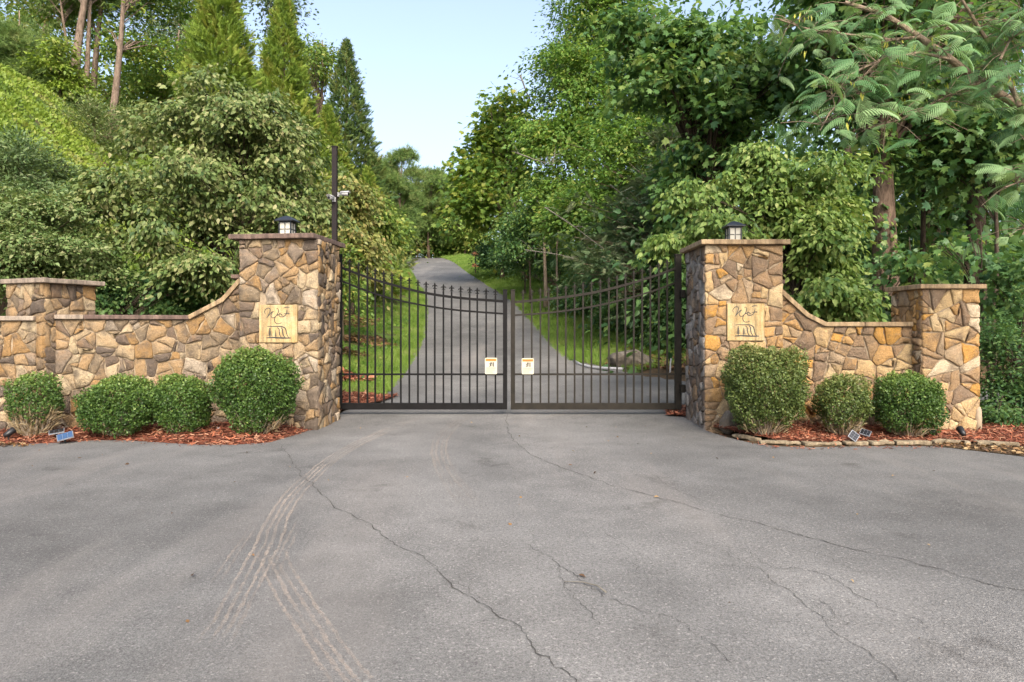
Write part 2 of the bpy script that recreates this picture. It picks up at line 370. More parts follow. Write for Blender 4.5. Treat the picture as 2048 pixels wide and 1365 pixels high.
def G(x, y):
    x = np.asarray(x, float); y = np.asarray(y, float)
    rz, rx = roadz(y), roadx(y)
    s = np.maximum(0, (rx-HW)-x)
    hill = np.where(s < 2.5, 0.2*s, np.where(s < 14, 0.5+0.73*(s-2.5), 8.9+0.12*(s-14)))
    hill = hill+0.35*np.sin(x*0.7+y*0.35)*sstep(3, 8, s)
    left = rz+hill*sstep(9.3, 16.0, y)
    r = np.maximum(0, x-(rx+HW))
    flat = 0.05*np.maximum(0, y-9)
    right = (rz+0.1*np.minimum(r, 3)*sstep(10.5, 15.5, y))*(1-sstep(3, 16, r))+flat*sstep(3, 16, r)-.02*sstep(9, 7, y)
    z = np.where(s > 0, left, np.where(r > 0, right, rz))
    return z
def g1(x, y): return float(G(x, y))

# asphalt outline
edgeR = [(float(roadx(y))+HW+.35*float(sstep(40, 72, y)), y) for y in np.concatenate([np.arange(18.5, 60, 2.5), np.arange(60, 112, 4)])]
edgeL = [(float(roadx(y))-HW-.25*float(sstep(40, 72, y)), y) for y in np.concatenate([np.arange(12.5, 60, 2.5), np.arange(60, 112, 4)])][::-1]
bedL = [(-2.15, 11.2), (-2.52, 10.35), (-2.54, 9.7), (-2.50, 8.95)]+[PG(*p) for p in ((612, 863), (585, 872), (540, 885), (470, 890), (400, 890), (330, 886), (250, 881), (190, 881), (110, 886), (40, 889), (0, 890))]
bedR = [PG(2048, 914), PG(1950, 902), PG(1869, 893), PG(1790, 892.5), PG(1700, 893.5), PG(1620, 895), PG(1550, 893), PG(1500, 886), PG(1455, 875), PG(1425, 866)]
outline = [(-32, -8), (32, -8), (32, 4.6), (9, 6.0)]+bedR+[(2.44, 8.6), (2.47, 9.6), (2.52, 10.2), (3.1, 10.6), (4.5, 10.9), (8, 11.0), (15, 10.4), (15, 13.9), (7, 14.2), (3.9, 14.3), (3.1, 15.2), (2.35, 16.6)]+edgeR+edgeL+bedL+[(-9, 7.45), (-32, 7.0)]

def pip(poly, x, y):
    x = np.asarray(x, float); y = np.asarray(y, float); ins = np.zeros(x.shape, bool)
    n = len(poly)
    for i in range(n):
        x0, y0 = poly[i]; x1, y1 = poly[(i+1) % n]
        c = ((y0 > y) != (y1 > y))
        with np.errstate(divide='ignore', invalid='ignore'):
            ins ^= c & (x < (x1-x0)*(y-y0)/(y1-y0+1e-12)+x0)
    return ins

def sheet(name, poly, zfun, step, mat, parent=None, smooth=True):
    xs = [p[0] for p in poly]; ys = [p[1] for p in poly]
    b = []
    for i in range(len(poly)):                      # densify boundary
        p, q = poly[i], poly[(i+1) % len(poly)]
        k = max(1, int(math.hypot(q[0]-p[0], q[1]-p[1])/(step*1.0)))
        b += [(p[0]+(q[0]-p[0])*t/k, p[1]+(q[1]-p[1])*t/k) for t in range(k)]
    gx, gy = np.meshgrid(np.arange(min(xs), max(xs), step), np.arange(min(ys), max(ys), step))
    gx = gx.ravel()+RNG.uniform(-.2, .2, gx.size)*step; gy = gy.ravel()+RNG.uniform(-.2, .2, gy.size)*step
    m = pip(poly, gx, gy)
    pts = [Vector(p) for p in b]+[Vector((x, y)) for x, y in zip(gx[m], gy[m])]
    nb = len(b)
    r = geometry.delaunay_2d_cdt(pts, [(i, (i+1) % nb) for i in range(nb)], [], 0, 1e-5)
    v2 = np.array([(v[0], v[1]) for v in r[0]]); fs = [tuple(f) for f in r[2]]
    cen = np.array([v2[list(f)].mean(0) for f in fs])
    keep = pip(poly, cen[:, 0], cen[:, 1])
    fs = [f for f, k in zip(fs, keep) if k]
    z = zfun(v2[:, 0], v2[:, 1])
    me = bpy.data.meshes.new(name); me.from_pydata(np.column_stack([v2, z]).tolist(), [], fs); me.update()
    bm = bmesh.new(); bm.from_mesh(me)
    for f in bm.faces:
        if f.normal.z < 0: f.normal_flip()
    bm.to_mesh(me); bm.free()
    if smooth: me.polygons.foreach_set('use_smooth', [True]*len(me.polygons))
    return link(name, me, mat, parent)

asphalt_z = lambda x, y: G(x, y)+0.012*np.sin(x*0.9+0.4*y)*np.clip((9-y)/9, 0, 1)*0
drive = sheet('driveway', outline, lambda x, y: np.where(y < 9, 0, G(np.clip(x, roadx(y)-HW+.05, roadx(y)+HW-.05), y)+.0), 0.8, ASPHALT)
tag(drive, kind='structure')

# terrain: one sheet, lowered under the asphalt
def terrain():
    xs = np.concatenate([np.arange(-160, -44, 6), np.arange(-44, -10, 1.0), np.arange(-10, 10, .4), np.arange(10, 46, 1.0), np.arange(46, 170, 6)])
    ys = np.concatenate([np.arange(-20, 6, 2.0), np.arange(6, 30, .4), np.arange(30, 60, .8), np.arange(60, 120, 1.6), np.arange(120, 240, 8)])
    X, Y = np.meshgrid(xs, ys); x = X.ravel(); y = Y.ravel()
    z = G(x, y)-0.015
    ins = pip(outline, x, y)
    z = np.where(ins, z-0.12, z)
    z = np.where((y < 7), -0.12, z)
    nx, ny = len(xs), len(ys)
    i, j = np.meshgrid(np.arange(nx-1), np.arange(ny-1)); a = (j*nx+i).ravel()
    fs = np.column_stack([a, a+1, a+nx+1, a+nx])
    me = bpy.data.meshes.new('terrain'); me.from_pydata(np.column_stack([x, y, z]).tolist(), [], fs.tolist()); me.update()
    me.polygons.foreach_set('use_smooth', [True]*len(me.polygons))
    o = link('terrain', me, SOIL); me.materials.append(TURF)
    cx = x[fs].mean(1); cy = y[fs].mean(1)
    rx = roadx(cy); turf = ((cx > rx-HW-7) & (cx < rx-HW+.6) & (cy > 11.5)) | ((cx > rx+HW-.6) & (cx < rx+HW+3.0) & (cy > 15.5))
    turf |= (cx < rx-HW-2) & (cy > 16)
    me.polygons.foreach_set('material_index', turf.astype(np.int32))
    return tag(o, kind='structure')
terrain()

# ------------------------------------------------------------------ foliage machinery
def unit(a):
    return a/np.maximum(np.linalg.norm(a, axis=-1, keepdims=True), 1e-9)

TPL = {}
TPL['diamond'] = (np.array([(0, 0, 0), (.3, .45, .05), (0, 1, -.08), (-.3, .45, .05)], float), [(0, 1, 2), (0, 2, 3)])
TPL['round'] = (np.array([(0, 0, 0), (.34, .3, .05), (.3, .75, .03), (0, 1, -.06), (-.3, .75, .03), (-.34, .3, .05)], float), [(0, 1, 2), (0, 2, 3), (0, 3, 4), (0, 4, 5)])
TPL['blade'] = (np.array([(-.05, 0, 0), (.05, 0, 0), (.03, .6, .05), (0, 1, .25)], float), [(0, 1, 2), (0, 2, 3)])
TPL['ovate'] = (np.array([(0, 0, 0), (.27, .28, .07), (.25, .62, .05), (0, 1.05, -.2), (-.25, .62, .05), (-.27, .28, .07), (0, .5, -.02)], float),
                [(0, 1, 6), (1, 2, 6), (2, 3, 6), (3, 4, 6), (4, 5, 6), (5, 0, 6)])
TPL['lance'] = (np.array([(0, 0, 0), (.13, .45, .04), (0, 1, -.15), (-.13, .45, .04), (0, .5, -.03)], float), [(0, 1, 4), (1, 2, 4), (2, 3, 4), (3, 0, 4)])
def _lobed():
    pts = []
    for ang, r in ((-150, .34), (-100, .52), (-72, .33), (-42, .60), (-22, .38), (0, .70), (22, .38), (42, .60), (72, .33), (100, .52), (150, .34)):
        a = math.radians(ang); pts.append((math.sin(a)*r, .42+math.cos(a)*r, .10*abs(math.sin(a))-.06*(r > .5)))
    v = [(0, .42, 0)]+pts
    return np.array(v, float), [(0, i+1, (i+1) % 11+1) for i in range(11)]
TPL['lobed'] = _lobed()
def _tuft(n=9, w=.035, spread=.75):
    r = random.Random(3); v, f = [], []
    for i in range(n):
        a = 2*math.pi*i/n+r.uniform(-.3, .3); s = spread*r.uniform(.4, 1)
        d = Vector((math.cos(a)*s, 1-.5*s, math.sin(a)*s)).normalized()*r.uniform(.8, 1.1)
        t = d.cross(Vector((r.random(), r.random(), r.random()))).normalized()*w
        b = len(v); v += [tuple(t), tuple(-t), tuple(d)]; f.append((b, b+1, b+2))
    return np.array(v, float), f
TPL['tuft'] = _tuft(11, .04, .95)
def _spray(n=9):
    r = random.Random(5); v, f = [], []
    for i in range(n):
        t = i/(n-1); o = Vector((0, t*.75, t*t*.12))
        for sgn in (-1, 1):
            d = Vector((sgn*(.34-.2*t), .26, r.uniform(-.06, .14)))
            w = Vector((-d.y, d.x, 0)).normalized()*.032+Vector((0, 0, .03))
            b = len(v); v += [tuple(o-w), tuple(o+w), tuple(o+d)]; f.append((b, b+1, b+2))
    return np.array(v, float), f
TPL['spray'] = _spray()
def _fern():
    """bipinnate frond: rachis and paired pinnae that each carry narrow leaflets"""
    v, f = [], []
    def q(a, b, c, d):
        k = len(v); v.extend([a, b, c, d]); f.append((k, k+1, k+2)); f.append((k, k+2, k+3))
    zc = lambda t: .22*t*(1-t)*2-.28*t*t
    for i in range(6):
        t0, t1 = i/6, (i+1)/6
        q((-.008, t0, zc(t0)), (.008, t0, zc(t0)), (.006, t1, zc(t1)), (-.006, t1, zc(t1)))
    n = 13
    for i in range(n):
        t = .10+.88*i/(n-1); L = .40*math.sin(math.pi*(.2+.68*i/(n-1)))+.05
        for s in (-1, 1):
            ax = Vector((s*math.cos(.72), math.sin(.72), -.25)).normalized(); sd = Vector((-ax.y*s, ax.x*s, 0)).normalized()
            o = Vector((0, t, zc(t)))
            for k in range(2):
                a = o+ax*(L*k/2)+Vector((0, 0, -.10*(k/2)**2)); b_ = o+ax*(L*(k+1)/2)+Vector((0, 0, -.10*((k+1)/2)**2))
                w0, w1 = (.014, .022) if k == 0 else (.022, .010)
                q(tuple(a-sd*w0), tuple(b_-sd*w1), tuple(b_+sd*w1), tuple(a+sd*w0))
    return np.array(v, float), f
TPL['fern'] = _fern()

def leafmesh(name, kind, pos, d, n, size, tint, mat, parent=None):
    tv, tf = TPL[kind]
    d = unit(d); x = unit(np.cross(d, n)); nn = np.cross(x, d)
    sz = np.asarray(size).reshape(-1, 1, 1)
    V = pos[:, None, :]+sz*(tv[None, :, 0:1]*x[:, None, :]+tv[None, :, 1:2]*d[:, None, :]+tv[None, :, 2:3]*nn[:, None, :])
    m, k = len(pos), len(tv)
    Fi = (np.arange(m)[:, None, None]*k+np.array(tf)[None]).reshape(-1, 3)
    me = bpy.data.meshes.new(name)
    me.vertices.add(m*k); me.vertices.foreach_set('co', V.reshape(-1).astype(np.float32))
    me.loops.add(Fi.size); me.loops.foreach_set('vertex_index', Fi.reshape(-1).astype(np.int32))
    me.polygons.add(len(Fi)); me.polygons.foreach_set('loop_start', np.arange(0, Fi.size, 3, dtype=np.int32))
    me.polygons.foreach_set('loop_total', np.full(len(Fi), 3, np.int32))
    at = me.attributes.new('tint', 'FLOAT', 'POINT')
    at.data.foreach_set('value', np.repeat(np.clip(tint, 0, 1), k).astype(np.float32))
    me.update(calc_edges=True)
    return link(name, me, mat, parent)

def LB(px, py, rx, rz, Y, ry=None):
    """lobe seen at a pixel, at a distance"""
    c = P(px, py, Y); k = Y/F
    return (c.x, Y, c.z, rx*k, (ry if ry is not None else (rx+rz)*.5*k), rz*k)

def clusters(lobes, n, shell=.5, rs=RNG, per=17, bs=.235, bflat=.38):
    """boughs over the lobes, leaf clusters along each bough: leaves gaps between boughs"""
    L = np.array(lobes); w = (L[:, 3]*L[:, 4]*L[:, 5])**(2/3); w /= w.sum()
    nb = max(3, n//per)
    i = rs.choice(len(L), nb, p=w); u = unit(rs.normal(size=(nb, 3)))
    r = shell+(1.02-shell)*rs.random(nb)**.65
    r *= 1+.13*np.sin(u[:, 0]*5+i*1.7)+.13*np.sin(u[:, 2]*6+u[:, 1]*4+i)
    c = L[i, :3]+u*r[:, None]*L[i, 3:]
    k = rs.integers(0, nb, n); rad = np.minimum(L[i, 3], L[i, 5])[k]*bs*rs.uniform(.6, 1.5, nb)[k]
    off = rs.normal(size=(n, 3))*np.array([1.25, 1.0, bflat])
    off[:, 2] -= .22*(off[:, 0]**2+off[:, 1]**2)*.5
    return c[k]+off*rad[:, None], unit(u[k]*.8+off*.35)

def leaves_at(cc, u, lpc, clr, flat, size, droop, up, spread_out=.5, rs=RNG):
    n = len(cc); m = n*lpc
    off = rs.normal(size=(m, 3))*np.array([1, 1, flat])*clr*np.repeat(rs.uniform(.6, 1.35, n), lpc)[:, None]
    U = np.repeat(u, lpc, axis=0)
    pos = np.repeat(cc, lpc, axis=0)+off
    pos[:, 2] -= .45*(off[:, 0]**2+off[:, 1]**2)/np.maximum(clr, .01)*.6          # sprays arch over
    d = unit(off*np.array([1, 1, .4]))*1.0+U*spread_out+rs.normal(size=(m, 3))*.45
    d[:, 2] -= droop
    nn = U*.35+rs.normal(size=(m, 3))*.45; nn[:, 2] += up
    sz = size*rs.uniform(.45, 1.35, m)
    tint = np.repeat(rs.random(n), lpc)*.5+rs.random(m)*.5
    return pos, d, nn, sz, tint

def limbs(mb, base, top, r0, targets, rs, nseg=7, n=8, split=.25):
    base, top = Vector(base), Vector(top)
    pts = []
    ph = rs.uniform(0, 6.28, 2); amp = (top-base).length*.018
    for i in range(nseg+1):
        t = i/nseg; p = base.lerp(top, t); p = p+Vector((math.sin(ph[0]+t*5)*amp*t, math.sin(ph[1]+t*4)*amp*t, 0))
        pts.append(p)
    mb.tube(pts, [r0*(1.35 if i == 0 else 1)*(1-.82*i/nseg) for i in range(nseg+1)], n)
    def at(t):
        k = min(int(t*nseg), nseg-1); return pts[k].lerp(pts[k+1], t*nseg-k)
    H = (top-base).length
    return at, H

def tree(name, label, cat, base, lobes, leaf, mat, ncl, lpc, clr, size, flat=.4, droop=.4, up=.8, trunk_r=.12, bark=None, top=None,
         shell=.45, nb=40, group=None, extra=None, seed=0, sp=.5, tbase=.18, twig=.012):
    rs = np.random.default_rng(1000+seed)
    bz = g1(*base)-.05; b = Vector((base[0], base[1], bz))
    L = np.array(lobes); zt = (L[:, 2]+L[:, 5]*.75)
    if top is None:
        k = int(np.argmax(zt)); top = (L[k, 0], L[k, 1], zt[k])
    root = empty(name, b, label, cat, group)
    cc, u = clusters(lobes, ncl, shell, rs)
    under = cc[:, 2] < G(cc[:, 0], cc[:, 1])+.12
    cc = cc[~under]; u = u[~under]
    if len(cc) == 0: return root
    args = leaves_at(cc, u, lpc, clr, flat, size, droop, up, sp, rs)
    cr = leafmesh('crown', leaf, *args, mat, root); cr.matrix_parent_inverse = root.matrix_world.inverted()
    cr.location = -b
    mb = MB(); bo = Vector(b); at, H = limbs(mb, (0, 0, 0), Vector(top)-bo, trunk_r, None, rs)
    tr = mb.build('trunk', bark or BARK_D, root, smooth=True)
    mb = MB(); pick = rs.choice(len(cc), min(nb, len(cc)), replace=False)
    for k in pick:
        c = Vector(cc[k])-bo
        t = max(tbase, min(.93, (c.z*.72-.1*math.hypot(c.x, c.y))/max(H, .1))); s = at(t)
        mid = s.lerp(c, .5)+Vector((0, 0, .12*(c-s).length))
        r = max(twig*.8, trunk_r*.34*(1-t*.8)); 
        mb.tube([s, s.lerp(mid, .6), mid, mid.lerp(c, .55)-Vector((0, 0, .01)), c], [r, r*.75, r*.55, r*.35+twig*.2, twig*.45], 5, False)
    if pick.size: mb.build('branches', bark or BARK_D, root, smooth=True)
    for p in (cr,): p.matrix_parent_inverse.identity()
    return root

# ------------------------------------------------------------------ stone walls
def clip(poly, nx, ny, c):
    """keep nx*x+ny*y <= c"""
    out = []
    for i in range(len(poly)):
        p, q = poly[i], poly[(i+1) % len(poly)]
        dp, dq = nx*p[0]+ny*p[1]-c, nx*q[0]+ny*q[1]-c
        if dp <= 0: out.append(p)
        if (dp < 0 < dq) or (dq < 0 < dp):
            t = dp/(dp-dq); out.append((p[0]+(q[0]-p[0])*t, p[1]+(q[1]-p[1])*t))
    return out
def area(poly): return .5*abs(sum(poly[i][0]*poly[(i+1) % len(poly)][1]-poly[(i+1) % len(poly)][0]*poly[i][1] for i in range(len(poly))))

def stone_cells(W, H, rmin, rmax, rg, hole=None, topf=None, joint=.011):
    pts = []
    tries = 0
    big = True
    while tries < 3500:
        tries += 1
        r = rg.uniform(rmin, rmax) if tries < 700 else rg.uniform(rmin*.75, rmin*1.3)
        x, y = rg.uniform(-.01, W+.01), rg.uniform(0, H)
        if hole and hole[0]-.03 < x < hole[1]+.03 and hole[2]-.03 < y < hole[3]+.03: continue
        if topf and y > topf(x)+.05: continue
        if all(((x-a)*.92)**2+((y-b)*1.08)**2 > ((r+q)*.86)**2 for a, b, q in pts): pts.append((x, y, r))
    cells = []
    for i, (x, y, r) in enumerate(pts):
        poly = [(0, 0), (W, 0), (W, H), (0, H)]
        for j, (a, b, q) in enumerate(pts):
            if j == i: continue
            dx, dy = a-x, b-y; d = math.hypot(dx, dy)
            if d > 1.1: continue
            t = (d*d+r*r-q*q)/(2*d)-joint/2
            nx, ny = dx/d, dy/d
            poly = clip(poly, nx, ny, nx*x+ny*y+t)
            if len(poly) < 3: break
        if len(poly) < 3: continue
        if hole:
            cands = [((1, 0, hole[0]-.004), hole[0]-x), ((-1, 0, -hole[1]-.004), x-hole[1]), ((0, 1, hole[2]-.004), hole[2]-y), ((0, -1, -hole[3]-.004), y-hole[3])]
            pl = max(cands, key=lambda k: k[1])[0]; poly = clip(poly, *pl)
        if topf and len(poly) >= 3:
            z0, z1 = topf(x-.04), topf(x+.04); sl = (z1-z0)/.08; L = math.hypot(sl, 1)
            poly = clip(poly, -sl/L, 1/L, (-sl*x+topf(x))/L)
        if len(poly) >= 3 and area(poly) > .0016: cells.append(poly)
    return cells

def split_cells(cells, rg, joint, amin, amax):
    out = []; todo = list(cells)
    while todo:
        p = todo.pop(); a = area(p)
        if a < rg.uniform(amin, amax) or a < amin*1.1: out.append(p); continue
        cx = sum(q[0] for q in p)/len(p); cy = sum(q[1] for q in p)/len(p)
        sxx = sum((q[0]-cx)**2 for q in p); syy = sum((q[1]-cy)**2 for q in p); sxy = sum((q[0]-cx)*(q[1]-cy) for q in p)
        ang = .5*math.atan2(2*sxy, sxx-syy)
        ang = (round(ang/(math.pi/2))*math.pi/2*.55+ang*.45)+rg.gauss(0, .26)       # along the long axis: cut across it
        nx, ny = math.cos(ang), math.sin(ang); o = rg.gauss(0, .17)*math.sqrt(a)
        c = nx*cx+ny*cy+o
        A = clip(p, nx, ny, c-joint/2); B = clip(p, -nx, -ny, -c-joint/2)
        for q in (A, B):
            if len(q) >= 3 and area(q) > .0012: (todo if area(q) < a*.97 else out).append(q)
    return out

def stone_mesh(poly, rg, frame, dmin, dmax):
    """frame: function (u,v,depth) -> local xyz"""
    n = len(poly); pts = []
    for i in range(n):                              # round the corners, roughen the sides
        p, q, o = poly[i], poly[(i+1) % n], poly[i-1]
        l1 = math.hypot(q[0]-p[0], q[1]-p[1]); l0 = math.hypot(o[0]-p[0], o[1]-p[1])
        if min(l0, l1) < .012: 
            pts.append(p); continue
        c0 = min(.013*rg.uniform(.3, 2.0), l0*.34); c1 = min(.013*rg.uniform(.3, 2.0), l1*.34)
        pts.append((p[0]+(o[0]-p[0])*c0/l0, p[1]+(o[1]-p[1])*c0/l0))
        pts.append((p[0]+(q[0]-p[0])*c1/l1, p[1]+(q[1]-p[1])*c1/l1))
        if l1 > .10:
            for t in ((.5,) if l1 < .17 else (.34, .67)):
                t += rg.uniform(-.08, .08); j = rg.uniform(-.015, .003)      # mostly nicked inwards
                pts.append((p[0]+(q[0]-p[0])*t+(q[1]-p[1])/l1*j, p[1]+(q[1]-p[1])*t-(q[0]-p[0])/l1*j))
    cx = sum(p[0] for p in pts)/len(pts); cy = sum(p[1] for p in pts)/len(pts)
    m = len(pts); d = rg.uniform(dmin, dmax); R = math.sqrt(area(poly))
    tx, ty = rg.uniform(-.05, .05), rg.uniform(-.05, .05)
    v = [frame(p[0], p[1], -.02) for p in pts]
    def ring(ins, dep, jit):
        for p in pts:
            l = math.hypot(p[0]-cx, p[1]-cy) or 1e-6; k = max(0, 1-ins/l)
            x, y = cx+(p[0]-cx)*k, cy+(p[1]-cy)*k
            v.append(frame(x, y, dep+tx*(x-cx)+ty*(y-cy)+rg.uniform(-jit, jit)))
    ring(.001, d*.74, .004); ring(.006+.02*R, d, .006)
    v.append(frame(cx+rg.uniform(-.03, .03), cy+rg.uniform(-.03, .03), d+rg.uniform(-.004, .011)))
    f = []
    for r in range(2):
        for i in range(m): f.append((r*m+i, r*m+(i+1) % m, (r+1)*m+(i+1) % m, (r+1)*m+i))
    for i in range(m): f.append((2*m+i, 2*m+(i+1) % m, 3*m))
    me = bpy.data.meshes.new('stone'); me.from_pydata(v, [], f); me.update()
    bm = bmesh.new(); bm.from_mesh(me); bmesh.ops.recalc_face_normals(bm, faces=bm.faces); bm.to_mesh(me); bm.free()
    me.polygons.foreach_set('use_smooth', [True]*len(me.polygons))
    return me

def stone_face(parent, o, udir, W, H, mat, seed, rmin=.12, rmax=.24, hole=None, topf=None, dmin=.012, dmax=.036, ext=.02, mats=None):
    """o: local origin of the face (bottom corner), udir: 2D direction along it; outward = udir rotated -90 deg"""
    rg = random.Random(seed); ux, uy = udir; nx, ny = uy, -ux
    W2 = W+2*ext
    h2 = (hole[0]+ext, hole[1]+ext, hole[2], hole[3]) if hole else None
    t2 = (lambda x: topf(x-ext)) if topf else None
    for poly in split_cells(stone_cells(W2, H, rmin, rmax, rg, h2, t2, .006), rg, .005, .0045, .058):
        fr = lambda u, v, d: (o[0]+ux*(u-ext)+nx*d, o[1]+uy*(u-ext)+ny*d, o[2]+v)
        me = stone_mesh(poly, rg, fr, dmin, dmax)
        link('stone', me, mat if not mats or rg.random() > .2 else mats, parent)

def slab(name, poly, z0, z1, mat, parent, jit=.004, seed=1, bevel=.008, seg=.12):
    """weathered slab over a convex footprint, its edges a little uneven"""
    rg = random.Random(seed); pts = []
    for i in range(len(poly)):
        p, q = poly[i], poly[(i+1) % len(poly)]; l = math.hypot(q[0]-p[0], q[1]-p[1]); k = max(1, int(l/seg))
        for t in range(k):
            a = t/k; j = rg.uniform(-jit, jit) if t else 0
            pts.append((p[0]+(q[0]-p[0])*a+(q[1]-p[1])/l*j, p[1]+(q[1]-p[1])*a-(q[0]-p[0])/l*j))
    n = len(pts); mb = MB()
    v = [(x, y, z0+rg.uniform(-jit, jit)*.6) for x, y in pts]+[(x, y, z1+rg.uniform(-jit, jit)*.6) for x, y in pts]
    f = [tuple(range(n))[::-1], tuple(range(n, 2*n))]+[(i, (i+1) % n, (i+1) % n+n, i+n) for i in range(n)]
    mb.add(v, f)
    return mb.build(name, mat, parent, bevel=bevel)

def pillar(label, corner, rot, w, dpt, H, z0, stone, side_l, side_r, capm, cap_w, cap_off, cap_t, cap_rot, seed, plaque=None, group=None):
    """corner: world position of the front corner at local (0,0); the front runs along +x, depth along +y"""
    root = empty('gate_pillar', (corner[0], corner[1], z0), label, 'pillar', group, rot)
    ins = .002
    mb = MB(); mb.box((w/2, dpt/2, H/2-.08), (w, dpt, H+.16)); mb.build('mortar_core', MORTAR, root)
    stone_face(root, (0, 0, -.06), (1, 0), w, H+.06, stone, seed, hole=plaque)
    stone_face(root, (w, 0, -.06), (0, 1), dpt, H+.06, side_r, seed+1, ext=-.0)
    stone_face(root, (0, dpt, -.06), (0, -1), dpt, H+.06, side_l, seed+2, ext=-.0)
    # cap
    cx, cy = w/2+cap_off[0], dpt/2+cap_off[1]; k, s = math.cos(cap_rot), math.sin(cap_rot); h = cap_w/2
    poly = [(cx+x*k-y*s, cy+x*s+y*k) for x, y in ((-h, -h), (h, -h), (h, h), (-h, h))]
    slab('cap_stone', poly, H, H+cap_t, capm, root, seed=seed)
    return root

def wall(label, p0, p1, prof, z0, stone, capm, thick, seed, cap_segs, group=None, stone_h=None, rmin=.13, rmax=.26):
    """p0->p1 front line (left to right seen from the camera); prof: [(u, z)...] top of the stonework"""
    dx, dy = p1[0]-p0[0], p1[1]-p0[1]; L = math.hypot(dx, dy); rz = math.atan2(dy, dx)
    root = empty('stone_wall', (p0[0], p0[1], z0), label, 'wall', group, rz)
    us = [p[0] for p in prof]; zs = [p[1] for p in prof]
    tf = lambda u: float(np.interp(u, us, zs))
    mb = MB(); poly = [(0, -.12), (L, -.12)]+[(u, z) for u, z in reversed(prof)]
    mb.prism(poly, 0.0, thick); mb.build('mortar_core', MORTAR, root)
    stone_face(root, (0, 0, -.06), (1, 0), L, max(zs)+.06, stone, seed, rmin=rmin, rmax=rmax, topf=lambda x: tf(x)+.06, ext=0)
    stone_face(root, (L, thick, -.06), (-1, 0), L, max(zs)+.06, stone, seed+5, rmin=rmin*1.4, rmax=rmax*1.3, topf=lambda x: tf(L-x)+.06, ext=0)
    for k, (ua, ub, m) in enumerate(cap_segs):
        za, zb = tf(ua), tf(ub); t = .055; l = math.hypot(ub-ua, zb-za); nx, nz = -(zb-za)/l, (ub-ua)/l
        g = .003*(1 if k else 0); mb = MB()
        e0 = (ua+g, za+.001); e1 = (ub, zb+.001)
        mb.prism([e0, e1, (e1[0]+nx*t, e1[1]+nz*t), (e0[0]+nx*t, e0[1]+nz*t)], -.065, thick+.05)
        mb.build('cap_stone', m, root, bevel=.007)
    return root, tf

# gate pillars ------------------------------------------------------
# golden pillar (right of the gate)
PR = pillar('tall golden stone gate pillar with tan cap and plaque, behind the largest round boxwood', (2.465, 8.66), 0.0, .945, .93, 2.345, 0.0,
            STONE_G, STONE_G_SHADED, STONE_G, CAP_T, 1.12, (.0, .0), .06, 0.0, 21, plaque=(.255, .725, 1.13+.06, 1.60+.06))
# brown pillar (left of the gate); local x runs left->right, corner = front left
_r = math.radians(-4.0)
fr = Vector((-2.478, 8.66)); wl = .985
fl = fr-Vector((math.cos(_r), math.sin(_r)))*wl
PL = pillar('tall brown stone gate pillar with dark brown cap and plaque, beside the camera post', (fl.x, fl.y), _r, wl, .86, 2.37, 0.05,
            STONE_B, STONE_B, STONE_B, CAP_B, 1.13, (-.045, .04), .062, math.radians(-2.5), 41, plaque=(.25, .745, 1.055+.06, 1.535+.06))

# plaques ------------------------------------------------------------
def catmull(pts, k=6):
    out = []
    for i in range(len(pts)-1):
        p0, p1, p2, p3 = pts[max(i-1, 0)], pts[i], pts[i+1], pts[min(i+2, len(pts)-1)]
        for s in range(k):
            t = s/k
            out.append(tuple(.5*((2*p1[a])+(-p0[a]+p2[a])*t+(2*p0[a]-5*p1[a]+4*p2[a]-p3[a])*t*t+(-p0[a]+3*p1[a]-3*p2[a]+p3[a])*t**3) for a in (0, 1)))
    out.append(pts[-1]); return out
def ribbon(mb, pts, w, y, taper=True):
    n = len(pts); v, f = [], []
    for i, p in enumerate(pts):
        a, b = pts[max(i-1, 0)], pts[min(i+1, n-1)]; tx, tz = b[0]-a[0], b[1]-a[1]; l = math.hypot(tx, tz) or 1
        ww = w*(.55+.45*math.sin(math.pi*i/(n-1))) if taper else w
        v += [(p[0]-tz/l*ww/2, y, p[1]+tx/l*ww/2), (p[0]+tz/l*ww/2, y, p[1]-tx/l*ww/2)]
    for i in range(n-1): f.append((2*i, 2*i+1, 2*i+3, 2*i+2))
    mb.add(v, f)
